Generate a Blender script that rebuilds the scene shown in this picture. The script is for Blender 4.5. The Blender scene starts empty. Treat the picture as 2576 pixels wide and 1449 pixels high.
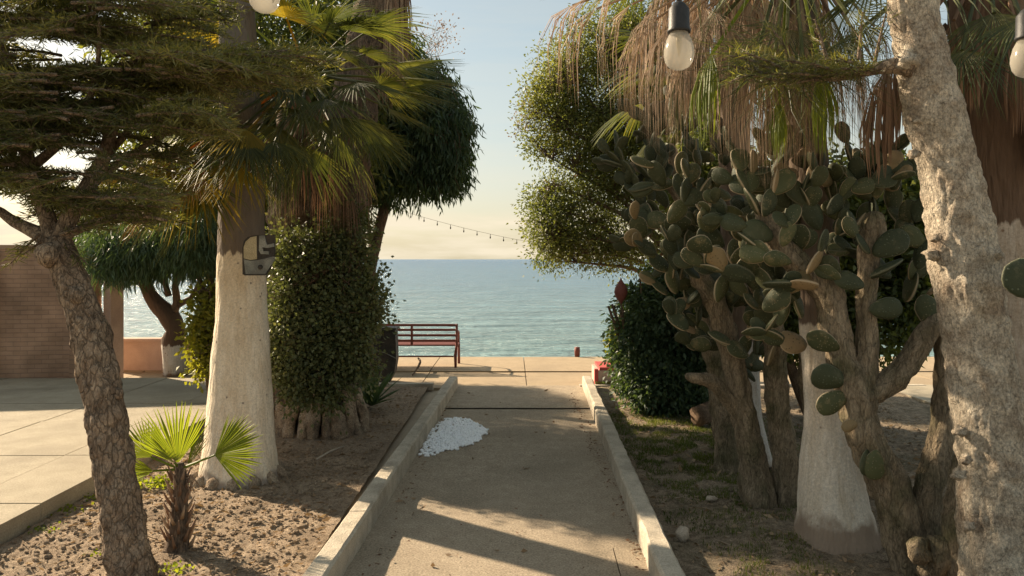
import bpy, math, random
import numpy as np
from mathutils import Vector, Matrix, noise

random.seed(7)
rng = np.random.default_rng(7)
C = bpy.context.scene.collection
PI = math.pi

# ------------------------------------------------------------------ camera, world, sun, exposure
F, H = 1860.0, 1.7                      # focal length in units of a 2576 wide frame, eye height in metres
def W(px, py, d):                       # measured direction + distance -> place in metres
    return Vector(((px-1288)/F*d, d, H+(652-py)/F*d))
def G(px, py, z=0.0):                   # measured direction -> place on the level z
    return W(px, py, (H-z)*F/(py-652))

cam_d = bpy.data.cameras.new('camera'); cam = bpy.data.objects.new('camera', cam_d); C.objects.link(cam)
cam.location = (0, 0, H); cam.rotation_euler = (PI/2, 0, 0)
cam_d.sensor_width = 36; cam_d.lens = F/2576*36; cam_d.shift_y = -72.5/2576
cam_d.clip_start = 0.05; cam_d.clip_end = 60000
sc = bpy.context.scene; sc.camera = cam
sc.view_settings.view_transform = 'Standard'; sc.view_settings.look = 'None'
sc.view_settings.exposure = 1.36; sc.view_settings.gamma = 1.0; sc.view_settings.use_curve_mapping = False
sc.render.engine = 'CYCLES'
sc.cycles.max_bounces = 8; sc.cycles.transparent_max_bounces = 8; sc.cycles.diffuse_bounces = 6

SUN_EL = math.radians(28); SUN_AZ = math.radians(-55)          # azimuth from +Y, negative = to the left
sd = Vector((math.sin(SUN_AZ)*math.cos(SUN_EL), math.cos(SUN_AZ)*math.cos(SUN_EL), math.sin(SUN_EL)))
world = bpy.data.worlds.new('World'); sc.world = world; world.use_nodes = True
nt = world.node_tree; nt.nodes.clear()
def N(t, **k):
    n = nt.nodes.new(t)
    for a, b in k.items(): setattr(n, a, b)
    return n
out = N('ShaderNodeOutputWorld'); bg = N('ShaderNodeBackground'); bg.inputs[1].default_value = 0.12
sky = N('ShaderNodeTexSky', sky_type='NISHITA', sun_disc=False, sun_elevation=SUN_EL, sun_rotation=SUN_AZ)
sky.air_density = 1.0; sky.dust_density = 3.0; sky.ozone_density = 1.0
tc = N('ShaderNodeTexCoord'); sep = N('ShaderNodeSeparateXYZ')
nt.links.new(tc.outputs['Generated'], sep.inputs[0])
# thin milky veil over the whole sky: cream low over the sea, pale blue-green higher, even brightness added further up to raise the ambient fill
rmp = N('ShaderNodeValToRGB')
e = rmp.color_ramp.elements
K = 3.05
e[0].position = 0.0; e[0].color = (.80, .71, .49, 1)
e[1].position = 1.0; e[1].color = (.50, .54, .51, 1)
for p, c in ((0.04, (.80, .73, .52, 1)), (0.10, (.68, .68, .545, 1)), (0.20, (.53, .61, .56, 1)), (0.34, (.42, .52, .52, 1))):
    q = e.new(p); q.color = c
nt.links.new(sep.outputs[2], rmp.inputs[0])
rk = N('ShaderNodeVectorMath', operation='SCALE'); rk.inputs['Scale'].default_value = K; nt.links.new(rmp.outputs[0], rk.inputs[0])
mul = N('ShaderNodeMix', data_type='RGBA'); mul.inputs[0].default_value = 0.80
nt.links.new(sky.outputs[0], mul.inputs[6]); nt.links.new(rk.outputs[0], mul.inputs[7])
# soft low cloud bank
mp = N('ShaderNodeMapping'); mp.inputs['Scale'].default_value = (2.2, 2.2, 16)
nt.links.new(tc.outputs['Generated'], mp.inputs[0])
cn = N('ShaderNodeTexNoise'); cn.inputs['Scale'].default_value = 2.6; cn.inputs['Detail'].default_value = 7; cn.inputs['Roughness'].default_value = 0.55
nt.links.new(mp.outputs[0], cn.inputs[0])
cr = N('ShaderNodeMapRange'); cr.inputs[1].default_value = 0.36; cr.inputs[2].default_value = 0.56
nt.links.new(cn.outputs[0], cr.inputs[0])
band = N('ShaderNodeValToRGB'); b = band.color_ramp.elements
b[0].position = 0.0; b[0].color = (.9, .9, .9, 1); b[1].position = 0.5; b[1].color = (.06, .06, .06, 1)
q = b.new(0.05); q.color = (1, 1, 1, 1); q = b.new(0.066); q.color = (.10, .10, .10, 1)
nt.links.new(sep.outputs[2], band.inputs[0])
mm = N('ShaderNodeMath', operation='MULTIPLY'); nt.links.new(cr.outputs[0], mm.inputs[0]); nt.links.new(band.outputs[0], mm.inputs[1])
mix = N('ShaderNodeMix', data_type='RGBA'); nt.links.new(mm.outputs[0], mix.inputs[0])
nt.links.new(mul.outputs[2], mix.inputs[6]); mix.inputs[7].default_value = (3.2, 2.8, 2.1, 1)
nt.links.new(mix.outputs[2], bg.inputs[0]); nt.links.new(bg.outputs[0], out.inputs[0])

sl = bpy.data.lights.new('sun', 'SUN'); sl.energy = 4.6; sl.angle = math.radians(0.9); sl.color = (1.0, 0.81, 0.58)
so = bpy.data.objects.new('sun', sl); C.objects.link(so); so.rotation_euler = (-sd).to_track_quat('-Z', 'Y').to_euler()

# ------------------------------------------------------------------ material helpers
def newmat(name):
    m = bpy.data.materials.new(name); m.use_nodes = True; m.node_tree.nodes.clear()
    return m, m.node_tree
def lk(t, a, b): t.links.new(a, b)
def noise_mat(name, c1, c2, scale=5, rough=0.85, bump=0.3, bscale=40, c3=None, s3=1.0, stretch=(1,1,1), metallic=0, spots=None, dist=0.02, sheen=0, fine=(150, .70, 1.28), cracks=None):
    """two colours mixed by noise, third by larger noise, bump from fine noise"""
    m, t = newmat(name); nn = t.nodes.new
    o = nn('ShaderNodeOutputMaterial'); p = nn('ShaderNodeBsdfPrincipled'); lk(t, p.outputs[0], o.inputs[0])
    p.inputs['Roughness'].default_value = rough; p.inputs['Metallic'].default_value = metallic
    p.inputs['Specular IOR Level'].default_value = 0.25
    if sheen: p.inputs['Sheen Weight'].default_value = sheen; p.inputs['Sheen Roughness'].default_value = .4
    g = nn('ShaderNodeNewGeometry'); mp = nn('ShaderNodeMapping'); mp.inputs['Scale'].default_value = stretch
    lk(t, g.outputs['Position'], mp.inputs[0])
    n1 = nn('ShaderNodeTexNoise'); n1.inputs['Scale'].default_value = scale; n1.inputs['Detail'].default_value = 8; n1.inputs['Roughness'].default_value = .65
    lk(t, mp.outputs[0], n1.inputs[0])
    r = nn('ShaderNodeMapRange'); r.inputs[1].default_value = .33; r.inputs[2].default_value = .67; lk(t, n1.outputs[0], r.inputs[0])
    mx = nn('ShaderNodeMix'); mx.data_type = 'RGBA'; lk(t, r.outputs[0], mx.inputs[0])
    mx.inputs[6].default_value = (*c1, 1); mx.inputs[7].default_value = (*c2, 1); col = mx.outputs[2]
    if c3:
        n3 = nn('ShaderNodeTexNoise'); n3.inputs['Scale'].default_value = s3; n3.inputs['Detail'].default_value = 5
        lk(t, g.outputs['Position'], n3.inputs[0])
        r3 = nn('ShaderNodeMapRange'); r3.inputs[1].default_value = .48; r3.inputs[2].default_value = .7; r3.inputs[4].default_value = .8
        lk(t, n3.outputs[0], r3.inputs[0])
        m3 = nn('ShaderNodeMix'); m3.data_type = 'RGBA'; lk(t, r3.outputs[0], m3.inputs[0]); lk(t, col, m3.inputs[6]); m3.inputs[7].default_value = (*c3, 1); col = m3.outputs[2]
    if spots:
        sc_, thr, sc_col = spots
        n4 = nn('ShaderNodeTexVoronoi'); n4.inputs['Scale'].default_value = sc_; lk(t, g.outputs['Position'], n4.inputs[0])
        r4 = nn('ShaderNodeMapRange'); r4.inputs[1].default_value = thr; r4.inputs[2].default_value = thr*.6; lk(t, n4.outputs['Distance'], r4.inputs[0])
        m4 = nn('ShaderNodeMix'); m4.data_type = 'RGBA'; lk(t, r4.outputs[0], m4.inputs[0]); lk(t, col, m4.inputs[6]); m4.inputs[7].default_value = (*sc_col, 1); col = m4.outputs[2]
    def mulc(col, fac):
        mc = nn('ShaderNodeVectorMath'); mc.operation = 'SCALE'; lk(t, col, mc.inputs[0]); lk(t, fac, mc.inputs['Scale']); return mc.outputs[0]
    if fine:
        nf = nn('ShaderNodeTexNoise'); nf.inputs['Scale'].default_value = fine[0]; nf.inputs['Detail'].default_value = 4; nf.inputs['Roughness'].default_value = .8; lk(t, mp.outputs[0], nf.inputs[0])
        rf = nn('ShaderNodeMapRange'); rf.inputs[1].default_value = .34; rf.inputs[2].default_value = .66; rf.inputs[3].default_value = fine[1]; rf.inputs[4].default_value = fine[2]; lk(t, nf.outputs[0], rf.inputs[0]); col = mulc(col, rf.outputs[0])
    ce_ = None
    if cracks:      # (scale, width, darkness)
        nd = nn('ShaderNodeTexNoise'); nd.inputs['Scale'].default_value = cracks[0]*.9; nd.inputs['Detail'].default_value = 5; lk(t, mp.outputs[0], nd.inputs[0])
        ad = nn('ShaderNodeVectorMath'); ad.operation = 'MULTIPLY_ADD'; lk(t, nd.outputs['Color'], ad.inputs[0]); k_ = 1.6/cracks[0]; ad.inputs[1].default_value = (k_, k_, k_); lk(t, mp.outputs[0], ad.inputs[2])
        vo = nn('ShaderNodeTexVoronoi'); vo.feature = 'DISTANCE_TO_EDGE'; vo.inputs['Scale'].default_value = cracks[0]; lk(t, ad.outputs[0], vo.inputs[0])
        rc = nn('ShaderNodeMapRange'); rc.inputs[1].default_value = 0; rc.inputs[2].default_value = cracks[1]; rc.inputs[3].default_value = cracks[2]; rc.inputs[4].default_value = 1.0; lk(t, vo.outputs['Distance'], rc.inputs[0]); col = mulc(col, rc.outputs[0]); ce_ = rc.outputs[0]
    lk(t, col, p.inputs['Base Color'])
    nb = nn('ShaderNodeTexNoise'); nb.inputs['Scale'].default_value = bscale; nb.inputs['Detail'].default_value = 10; nb.inputs['Roughness'].default_value = .7
    lk(t, mp.outputs[0], nb.inputs[0])
    bm = nn('ShaderNodeBump'); bm.inputs['Strength'].default_value = bump; bm.inputs['Distance'].default_value = dist
    if ce_ is not None:
        hm = nn('ShaderNodeMath'); hm.operation = 'MULTIPLY_ADD'; lk(t, ce_, hm.inputs[0]); hm.inputs[1].default_value = .8; lk(t, nb.outputs[0], hm.inputs[2]); lk(t, hm.outputs[0], bm.inputs['Height'])
    else: lk(t, nb.outputs[0], bm.inputs['Height'])
    lk(t, bm.outputs[0], p.inputs['Normal'])
    return m
def leaf_mat(name, cols, trans=.45, tcol=None, rough=.5, spec=.3):
    """leaves: reflecting + letting light through, colour differs leaf by leaf"""
    m, t = newmat(name); nn = t.nodes.new
    o = nn('ShaderNodeOutputMaterial'); p = nn('ShaderNodeBsdfPrincipled'); tr = nn('ShaderNodeBsdfTranslucent'); mx = nn('ShaderNodeMixShader')
    p.inputs['Roughness'].default_value = rough; p.inputs['Specular IOR Level'].default_value = spec
    g = nn('ShaderNodeNewGeometry'); r = nn('ShaderNodeValToRGB'); r.color_ramp.interpolation = 'LINEAR'
    el = r.color_ramp.elements
    el[0].position = 0; el[0].color = (*cols[0], 1); el[1].position = 1; el[1].color = (*cols[-1], 1)
    for i, c in enumerate(cols[1:-1]):
        q = el.new((i+1)/(len(cols)-1)); q.color = (*c, 1)
    nz = nn('ShaderNodeTexNoise'); nz.inputs['Scale'].default_value = 1.6; nz.inputs['Detail'].default_value = 3
    lk(t, g.outputs['Position'], nz.inputs[0])
    a = nn('ShaderNodeMath'); a.operation = 'MULTIPLY'; a.inputs[1].default_value = .55; lk(t, g.outputs['Random Per Island'], a.inputs[0])
    b = nn('ShaderNodeMath'); b.operation = 'MULTIPLY_ADD'; b.inputs[1].default_value = 1.5; b.inputs[2].default_value = -.52; lk(t, nz.outputs[0], b.inputs[0])
    s = nn('ShaderNodeMath'); s.operation = 'ADD'; lk(t, a.outputs[0], s.inputs[0]); lk(t, b.outputs[0], s.inputs[1])
    lk(t, s.outputs[0], r.inputs[0]); lk(t, r.outputs[0], p.inputs['Base Color'])
    gm = nn('ShaderNodeMix'); gm.data_type = 'RGBA'; gm.blend_type = 'MULTIPLY'; gm.inputs[0].default_value = 1
    lk(t, r.outputs[0], gm.inputs[6]); gm.inputs[7].default_value = (*(tcol or (2.6, 2.4, .8)), 1); lk(t, gm.outputs[2], tr.inputs[0])
    mx.inputs[0].default_value = trans; lk(t, p.outputs[0], mx.inputs[1]); lk(t, tr.outputs[0], mx.inputs[2]); lk(t, mx.outputs[0], o.inputs[0])
    return m
def painted_trunk_mat(name, paint_z, wood1, wood2, paint=(.62, .57, .49), stretch=(1, 1, .25), foot=.0):
    """rough bark with a coat of lime paint up to paint_z, worn at its rim"""
    m, t = newmat(name); nn = t.nodes.new
    o = nn('ShaderNodeOutputMaterial'); p = nn('ShaderNodeBsdfPrincipled'); lk(t, p.outputs[0], o.inputs[0]); p.inputs['Roughness'].default_value = .9
    p.inputs['Specular IOR Level'].default_value = .15
    g = nn('ShaderNodeNewGeometry'); mp = nn('ShaderNodeMapping'); mp.inputs['Scale'].default_value = stretch; lk(t, g.outputs['Position'], mp.inputs[0])
    n1 = nn('ShaderNodeTexNoise'); n1.inputs['Scale'].default_value = 26; n1.inputs['Detail'].default_value = 8; lk(t, mp.outputs[0], n1.inputs[0])
    wmx = nn('ShaderNodeMix'); wmx.data_type = 'RGBA'; lk(t, n1.outputs[0], wmx.inputs[0]); wmx.inputs[6].default_value = (*wood1, 1); wmx.inputs[7].default_value = (*wood2, 1)
    # paint stains
    n2 = nn('ShaderNodeTexNoise'); n2.inputs['Scale'].default_value = 7; n2.inputs['Detail'].default_value = 12; n2.inputs['Roughness'].default_value = .82; lk(t, mp.outputs[0], n2.inputs[0])
    pm = nn('ShaderNodeMapRange'); pm.inputs[1].default_value = .42; pm.inputs[2].default_value = .66; lk(t, n2.outputs[0], pm.inputs[0])
    pmx = nn('ShaderNodeMix'); pmx.data_type = 'RGBA'; lk(t, pm.outputs[0], pmx.inputs[0]); pmx.inputs[6].default_value = (*paint, 1); pmx.inputs[7].default_value = (paint[0]*.70, paint[1]*.63, paint[2]*.54, 1)
    v = nn('ShaderNodeTexVoronoi'); v.inputs['Scale'].default_value = 13; lk(t, g.outputs['Position'], v.inputs[0])
    vr = nn('ShaderNodeMapRange'); vr.inputs[1].default_value = .14; vr.inputs[2].default_value = .07; lk(t, v.outputs['Distance'], vr.inputs[0])
    vm = nn('ShaderNodeMix'); vm.data_type = 'RGBA'; lk(t, vr.outputs[0], vm.inputs[0]); lk(t, pmx.outputs[2], vm.inputs[6]); vm.inputs[7].default_value = (*[x*1.3 for x in wood2], 1)
    nq = nn('ShaderNodeTexNoise'); nq.inputs['Scale'].default_value = 70; nq.inputs['Detail'].default_value = 6; nq.inputs['Roughness'].default_value = .85; lk(t, g.outputs['Position'], nq.inputs[0])
    rq = nn('ShaderNodeMapRange'); rq.inputs[1].default_value = .35; rq.inputs[2].default_value = .62; rq.inputs[3].default_value = .68; rq.inputs[4].default_value = 1.12; lk(t, nq.outputs[0], rq.inputs[0])
    sq = nn('ShaderNodeVectorMath'); sq.operation = 'SCALE'; lk(t, vm.outputs[2], sq.inputs[0]); lk(t, rq.outputs[0], sq.inputs['Scale'])
    # mask
    sp = nn('ShaderNodeSeparateXYZ'); lk(t, g.outputs['Position'], sp.inputs[0])
    n3 = nn('ShaderNodeTexNoise'); n3.inputs['Scale'].default_value = 22; n3.inputs['Detail'].default_value = 4
    mp3 = nn('ShaderNodeMapping'); mp3.inputs['Scale'].default_value = (1, 1, .15); lk(t, g.outputs['Position'], mp3.inputs[0]); lk(t, mp3.outputs[0], n3.inputs[0])
    ma = nn('ShaderNodeMath'); ma.operation = 'MULTIPLY_ADD'; ma.inputs[1].default_value = .16; lk(t, n3.outputs[0], ma.inputs[0]); lk(t, sp.outputs[2], ma.inputs[2])
    gt = nn('ShaderNodeMapRange'); gt.inputs[1].default_value = paint_z+.075; gt.inputs[2].default_value = paint_z+.095; lk(t, ma.outputs[0], gt.inputs[0])
    fm = nn('ShaderNodeMix'); fm.data_type = 'RGBA'; lk(t, gt.outputs[0], fm.inputs[0]); lk(t, sq.outputs[0], fm.inputs[6]); lk(t, wmx.outputs[2], fm.inputs[7])
    # bare dirty foot
    n5 = nn('ShaderNodeTexNoise'); n5.inputs['Scale'].default_value = 7; n5.inputs['Detail'].default_value = 6; lk(t, g.outputs['Position'], n5.inputs[0])
    mb = nn('ShaderNodeMath'); mb.operation = 'MULTIPLY_ADD'; mb.inputs[1].default_value = -.3; lk(t, n5.outputs[0], mb.inputs[0]); lk(t, sp.outputs[2], mb.inputs[2])
    gb = nn('ShaderNodeMapRange'); gb.inputs[1].default_value = foot-.10; gb.inputs[2].default_value = foot-.17; lk(t, mb.outputs[0], gb.inputs[0])
    fb = nn('ShaderNodeMix'); fb.data_type = 'RGBA'; lk(t, gb.outputs[0], fb.inputs[0]); lk(t, fm.outputs[2], fb.inputs[6]); fb.inputs[7].default_value = (*[x*1.5 for x in wood2], 1)
    lk(t, fb.outputs[2], p.inputs['Base Color'])
    nb = nn('ShaderNodeTexNoise'); nb.inputs['Scale'].default_value = 45; nb.inputs['Detail'].default_value = 9; lk(t, mp.outputs[0], nb.inputs[0])
    bs = nn('ShaderNodeMapRange'); bs.inputs[3].default_value = .8; bs.inputs[4].default_value = 1.0; lk(t, gt.outputs[0], bs.inputs[0])
    bm = nn('ShaderNodeBump'); bm.inputs['Distance'].default_value = .02; lk(t, bs.outputs[0], bm.inputs['Strength']); lk(t, nb.outputs[0], bm.inputs['Height']); lk(t, bm.outputs[0], p.inputs['Normal'])
    return m

M = {}
M['concrete'] = noise_mat('path_concrete', (.34, .275, .20), (.43, .355, .26), 9, .92, .7, 160, c3=(.28, .23, .165), s3=1.3, spots=(26, .12, (.14, .115, .09)), fine=(75, .55, 1.42), dist=.015)
M['kerb'] = noise_mat('kerb_concrete', (.44, .385, .30), (.60, .53, .42), 9, .92, .6, 90, c3=(.31, .27, .21), s3=4, fine=(130, .68, 1.25))
M['walk'] = noise_mat('sidewalk_concrete', (.34, .295, .215), (.43, .375, .28), 5, .92, .4, 120, c3=(.29, .25, .185), s3=1.6, fine=(90, .74, 1.2))
M['walk_old'] = noise_mat('darker_old_concrete', (.21, .18, .14), (.28, .24, .19), 10, .92, .3, 120, c3=(.17, .14, .11), s3=2)
M['prom'] = noise_mat('sandy_paving', (.33, .255, .165), (.40, .31, .205), 5, .92, .25, 80, c3=(.30, .235, .16), s3=1.2)
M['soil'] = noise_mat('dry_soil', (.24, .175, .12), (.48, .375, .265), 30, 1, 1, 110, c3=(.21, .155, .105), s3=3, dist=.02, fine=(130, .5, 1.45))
M['soil_dark'] = noise_mat('dark_leafy_soil', (.17, .13, .088), (.42, .33, .23), 18, 1, 1, 80, c3=(.14, .12, .07), s3=2, dist=.025, fine=(110, .45, 1.5))  # leafy soil in a darker tone
M['ground'] = noise_mat('ground_sand', (.38, .32, .24), (.46, .38, .28), 3, 1, .4, 40)
M['wallpink'] = noise_mat('pink_plaster', (.50, .36, .29), (.58, .43, .35), 7, .95, .3, 60, c3=(.40, .29, .24), s3=2)
M['bark_dry'] = noise_mat('rough_bark', (.25, .18, .125), (.48, .37, .265), 16, 1, 1, 70, c3=(.16, .11, .075), s3=7, stretch=(1, 1, .45), dist=.03, fine=(110, .55, 1.4), cracks=(30, .12, .55))
M['bark_pale'] = noise_mat('pale_grey_bark', (.50, .415, .31), (.80, .70, .55), 13, .95, 1, 60, c3=(.34, .25, .175), s3=8, stretch=(1, 1, .7), dist=.045, fine=(85, .45, 1.45), cracks=(13, .03, .8))
M['bark_dark'] = noise_mat('dark_bark', (.09, .062, .042), (.24, .165, .11), 22, 1, 1, 60, stretch=(1, 1, .4), dist=.03, fine=(110, .6, 1.4))
M['palmfibre'] = noise_mat('palm_fibre', (.07, .052, .04), (.23, .165, .115), 30, 1, 1, 90, stretch=(1, 1, .18), dist=.03, fine=(120, .5, 1.5))
M['rootpale'] = noise_mat('pale_root_fibre', (.34, .25, .175), (.58, .46, .33), 18, 1, 1, 60, c3=(.15, .105, .07), s3=7, dist=.03, fine=(90, .4, 1.5))
M['cstem'] = noise_mat('corky_cactus_bark', (.19, .15, .095), (.44, .345, .235), 11, .95, 1, 70, c3=(.10, .10, .045), s3=5, stretch=(1, 1, .3), dist=.03, fine=(110, .55, 1.4), cracks=(17, .06, .72))
M['lf_dark'] = leaf_mat('foliage_dark', [(.036, .051, .024), (.064, .087, .032), (.109, .134, .044), (.169, .178, .059)], .35)
M['lf_needle'] = leaf_mat('foliage_needle', [(.038, .049, .020), (.074, .084, .033), (.128, .134, .051), (.218, .198, .077)], .3)
M['lf_olive'] = leaf_mat('foliage_olive', [(.07, .085, .03), (.10, .118, .042), (.14, .15, .052), (.19, .19, .065)], .4, tcol=(2.1, 2.1, .8))
M['lf_ivy'] = leaf_mat('foliage_ivy', [(.064, .079, .038), (.096, .115, .051), (.141, .160, .070), (.192, .179, .102)], .25, tcol=(1.6, 1.6, .7))
M['lf_blue'] = leaf_mat('foliage_bluegreen', [(.032, .059, .036), (.051, .087, .047), (.083, .123, .064)], .25)
M['lf_bright'] = leaf_mat('foliage_bright', [(.10, .12, .02), (.15, .16, .03), (.21, .2, .04)], .5)
M['frond'] = leaf_mat('palm_frond_green', [(.035, .048, .022), (.06, .075, .03), (.10, .11, .04), (.17, .16, .05)], .35, tcol=(2.2, 2.1, .7))
M['frond_y'] = leaf_mat('palm_frond_yellow', [(.16, .14, .03), (.24, .19, .035), (.32, .22, .04)], .5, tcol=(1.6, 1.5, .6))
M['frond_o'] = leaf_mat('palm_frond_orange', [(.24, .14, .04), (.34, .19, .05)], .45, tcol=(1.7, 1.3, .6))
M['frond_s'] = leaf_mat('young_palm_frond', [(.10, .14, .02), (.15, .19, .025), (.21, .24, .035)], .5, tcol=(2.0, 1.9, .7))
M['dead'] = leaf_mat('dead_frond', [(.17, .115, .075), (.29, .20, .135), (.41, .295, .195), (.52, .40, .27)], .2, tcol=(1.2, 1.05, .85), rough=.8)
M['dead_dark'] = leaf_mat('dead_frond_dark', [(.119, .076, .047), (.219, .134, .086), (.338, .219, .140)], .2, tcol=(1.3, 1.1, .9), rough=.8)
M['grass'] = leaf_mat('grass_blades', [(.038, .058, .018), (.077, .102, .028), (.128, .141, .038)], .35)
M['rust'] = noise_mat('rust_red_paint', (.17, .055, .045), (.22, .075, .06), 20, .6, .2, 80)
M['darkmetal'] = noise_mat('dark_metal', (.035, .033, .03), (.06, .055, .05), 14, .6, .3, 60, c3=(.09, .07, .05), s3=5)
M['black'] = noise_mat('black_rubber', (.018, .018, .018), (.03, .03, .03), 30, .5, .1, 90)
M['stone'] = noise_mat('pebble_stone', (.36, .3, .23), (.5, .42, .33), 20, .9, .4, 60)
M['dryleaf'] = leaf_mat('dry_fallen_leaf', [(.18, .12, .07), (.3, .21, .13), (.42, .32, .21)], .2, tcol=(1.2, 1.1, .8), rough=.8)
M['plate_grey'] = noise_mat('weathered_grey_metal', (.22, .235, .22), (.32, .33, .30), 14, .7, .3, 60, c3=(.12, .125, .12), s3=9)
M['plate_yellow'] = noise_mat('weathered_yellow_paint', (.42, .36, .23), (.48, .42, .28), 14, .7, .2, 60, c3=(.33, .29, .19), s3=9)
M['redpaint'] = noise_mat('red_paint', (.42, .075, .07), (.50, .10, .09), 14, .8, .2, 60)
M['moss'] = noise_mat('mossy_strip', (.12, .11, .03), (.17, .14, .04), 20, 1, .5, 60)
M['whitepaint'] = noise_mat('white_lime_paint', (.55, .52, .46), (.64, .6, .53), 14, .9, .3, 60)

# brick courses of the garden wall (bricks of 2-3 pixels)
m, t = newmat('brown_brickwork'); nn = t.nodes.new; o = nn('ShaderNodeOutputMaterial'); p = nn('ShaderNodeBsdfPrincipled'); lk(t, p.outputs[0], o.inputs[0]); p.inputs['Roughness'].default_value = .95
g = nn('ShaderNodeNewGeometry'); sx = nn('ShaderNodeSeparateXYZ'); lk(t, g.outputs['Position'], sx.inputs[0]); cx_ = nn('ShaderNodeCombineXYZ'); ax = nn('ShaderNodeMath'); lk(t, sx.outputs[0], ax.inputs[0]); lk(t, sx.outputs[1], ax.inputs[1])
lk(t, ax.outputs[0], cx_.inputs[0]); lk(t, sx.outputs[2], cx_.inputs[1]); bk = nn('ShaderNodeTexBrick'); lk(t, cx_.outputs[0], bk.inputs[0]); bk.inputs['Scale'].default_value = 1; bk.inputs['Brick Width'].default_value = .20; bk.inputs['Row Height'].default_value = .06; bk.inputs['Mortar Size'].default_value = .004
bk.inputs['Color1'].default_value = (.36, .225, .145, 1); bk.inputs['Color2'].default_value = (.42, .265, .175, 1); bk.inputs['Mortar'].default_value = (.31, .20, .14, 1)
nz = nn('ShaderNodeTexNoise'); nz.inputs['Scale'].default_value = 3; nz.inputs['Detail'].default_value = 8; lk(t, g.outputs['Position'], nz.inputs[0]); rz = nn('ShaderNodeMapRange'); rz.inputs[1].default_value = .3; rz.inputs[2].default_value = .7; rz.inputs[3].default_value = .7; rz.inputs[4].default_value = 1.25; lk(t, nz.outputs[0], rz.inputs[0])
sm = nn('ShaderNodeVectorMath'); sm.operation = 'SCALE'; lk(t, bk.outputs[0], sm.inputs[0]); lk(t, rz.outputs[0], sm.inputs['Scale']); lk(t, sm.outputs[0], p.inputs['Base Color'])
bm = nn('ShaderNodeBump'); bm.inputs['Strength'].default_value = .8; bm.inputs['Distance'].default_value = .01; bm.invert = True; lk(t, bk.outputs['Fac'], bm.inputs['Height']); lk(t, bm.outputs[0], p.inputs['Normal']); M['wallbrown'] = m
# cactus pads: areole dots over the faces, paler corky rim with sunlit edge light put into its colour
def pad_mat(name, c1, c2, rim, dots, scar):
    m, t = newmat(name); nn = t.nodes.new; o = nn('ShaderNodeOutputMaterial'); p = nn('ShaderNodeBsdfPrincipled'); lk(t, p.outputs[0], o.inputs[0]); p.inputs['Roughness'].default_value = .62; p.inputs['Specular IOR Level'].default_value = .3
    tc = nn('ShaderNodeTexCoord'); g = nn('ShaderNodeNewGeometry'); oi = nn('ShaderNodeObjectInfo')
    n = nn('ShaderNodeTexNoise'); n.inputs['Scale'].default_value = 5; n.inputs['Detail'].default_value = 8; n.inputs['Roughness'].default_value = .7; lk(t, g.outputs['Position'], n.inputs[0])
    ra = nn('ShaderNodeMath'); ra.operation = 'MULTIPLY_ADD'; ra.inputs[1].default_value = .7; lk(t, oi.outputs['Random'], ra.inputs[0]); lk(t, n.outputs[0], ra.inputs[2])
    r = nn('ShaderNodeMapRange'); r.inputs[1].default_value = .45; r.inputs[2].default_value = 1.2; lk(t, ra.outputs[0], r.inputs[0])
    mx = nn('ShaderNodeMix'); mx.data_type = 'RGBA'; lk(t, r.outputs[0], mx.inputs[0]); mx.inputs[6].default_value = (*c1, 1); mx.inputs[7].default_value = (*c2, 1)
    n2 = nn('ShaderNodeTexNoise'); n2.inputs['Scale'].default_value = 16; n2.inputs['Detail'].default_value = 7; n2.inputs['Roughness'].default_value = .75; lk(t, g.outputs['Position'], n2.inputs[0])
    r2 = nn('ShaderNodeMapRange'); r2.inputs[1].default_value = .54; r2.inputs[2].default_value = .66; r2.inputs[4].default_value = .85; lk(t, n2.outputs[0], r2.inputs[0])
    m2 = nn('ShaderNodeMix'); m2.data_type = 'RGBA'; lk(t, r2.outputs[0], m2.inputs[0]); lk(t, mx.outputs[2], m2.inputs[6]); m2.inputs[7].default_value = (*scar, 1)
    v = nn('ShaderNodeTexVoronoi'); v.inputs['Scale'].default_value = 9; v.inputs['Randomness'].default_value = .45; lk(t, tc.outputs['Object'], v.inputs[0])
    r3 = nn('ShaderNodeMapRange'); r3.inputs[1].default_value = .20; r3.inputs[2].default_value = .12; lk(t, v.outputs['Distance'], r3.inputs[0])
    m3 = nn('ShaderNodeMix'); m3.data_type = 'RGBA'; lk(t, r3.outputs[0], m3.inputs[0]); lk(t, m2.outputs[2], m3.inputs[6]); m3.inputs[7].default_value = (*dots, 1)
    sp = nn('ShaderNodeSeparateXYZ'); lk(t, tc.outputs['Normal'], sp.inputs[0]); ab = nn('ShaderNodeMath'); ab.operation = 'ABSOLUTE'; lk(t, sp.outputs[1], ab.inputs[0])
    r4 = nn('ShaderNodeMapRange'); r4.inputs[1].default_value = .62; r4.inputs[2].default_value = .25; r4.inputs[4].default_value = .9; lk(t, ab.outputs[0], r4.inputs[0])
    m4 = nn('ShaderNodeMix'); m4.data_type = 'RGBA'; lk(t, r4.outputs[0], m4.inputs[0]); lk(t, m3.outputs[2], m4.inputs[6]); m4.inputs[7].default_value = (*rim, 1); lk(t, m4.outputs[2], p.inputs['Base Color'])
    bm = nn('ShaderNodeBump'); bm.inputs['Strength'].default_value = .6; bm.inputs['Distance'].default_value = .012; ah = nn('ShaderNodeMath'); ah.operation = 'ADD'; lk(t, r3.outputs[0], ah.inputs[0]); lk(t, n2.outputs[0], ah.inputs[1]); lk(t, ah.outputs[0], bm.inputs['Height']); lk(t, bm.outputs[0], p.inputs['Normal']); return m
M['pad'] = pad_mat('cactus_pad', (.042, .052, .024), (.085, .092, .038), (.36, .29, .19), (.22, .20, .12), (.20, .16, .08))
M['pad_dark'] = pad_mat('cactus_pad_dark', (.032, .042, .021), (.056, .064, .029), (.14, .14, .09), (.11, .13, .08), (.09, .09, .05))
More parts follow.
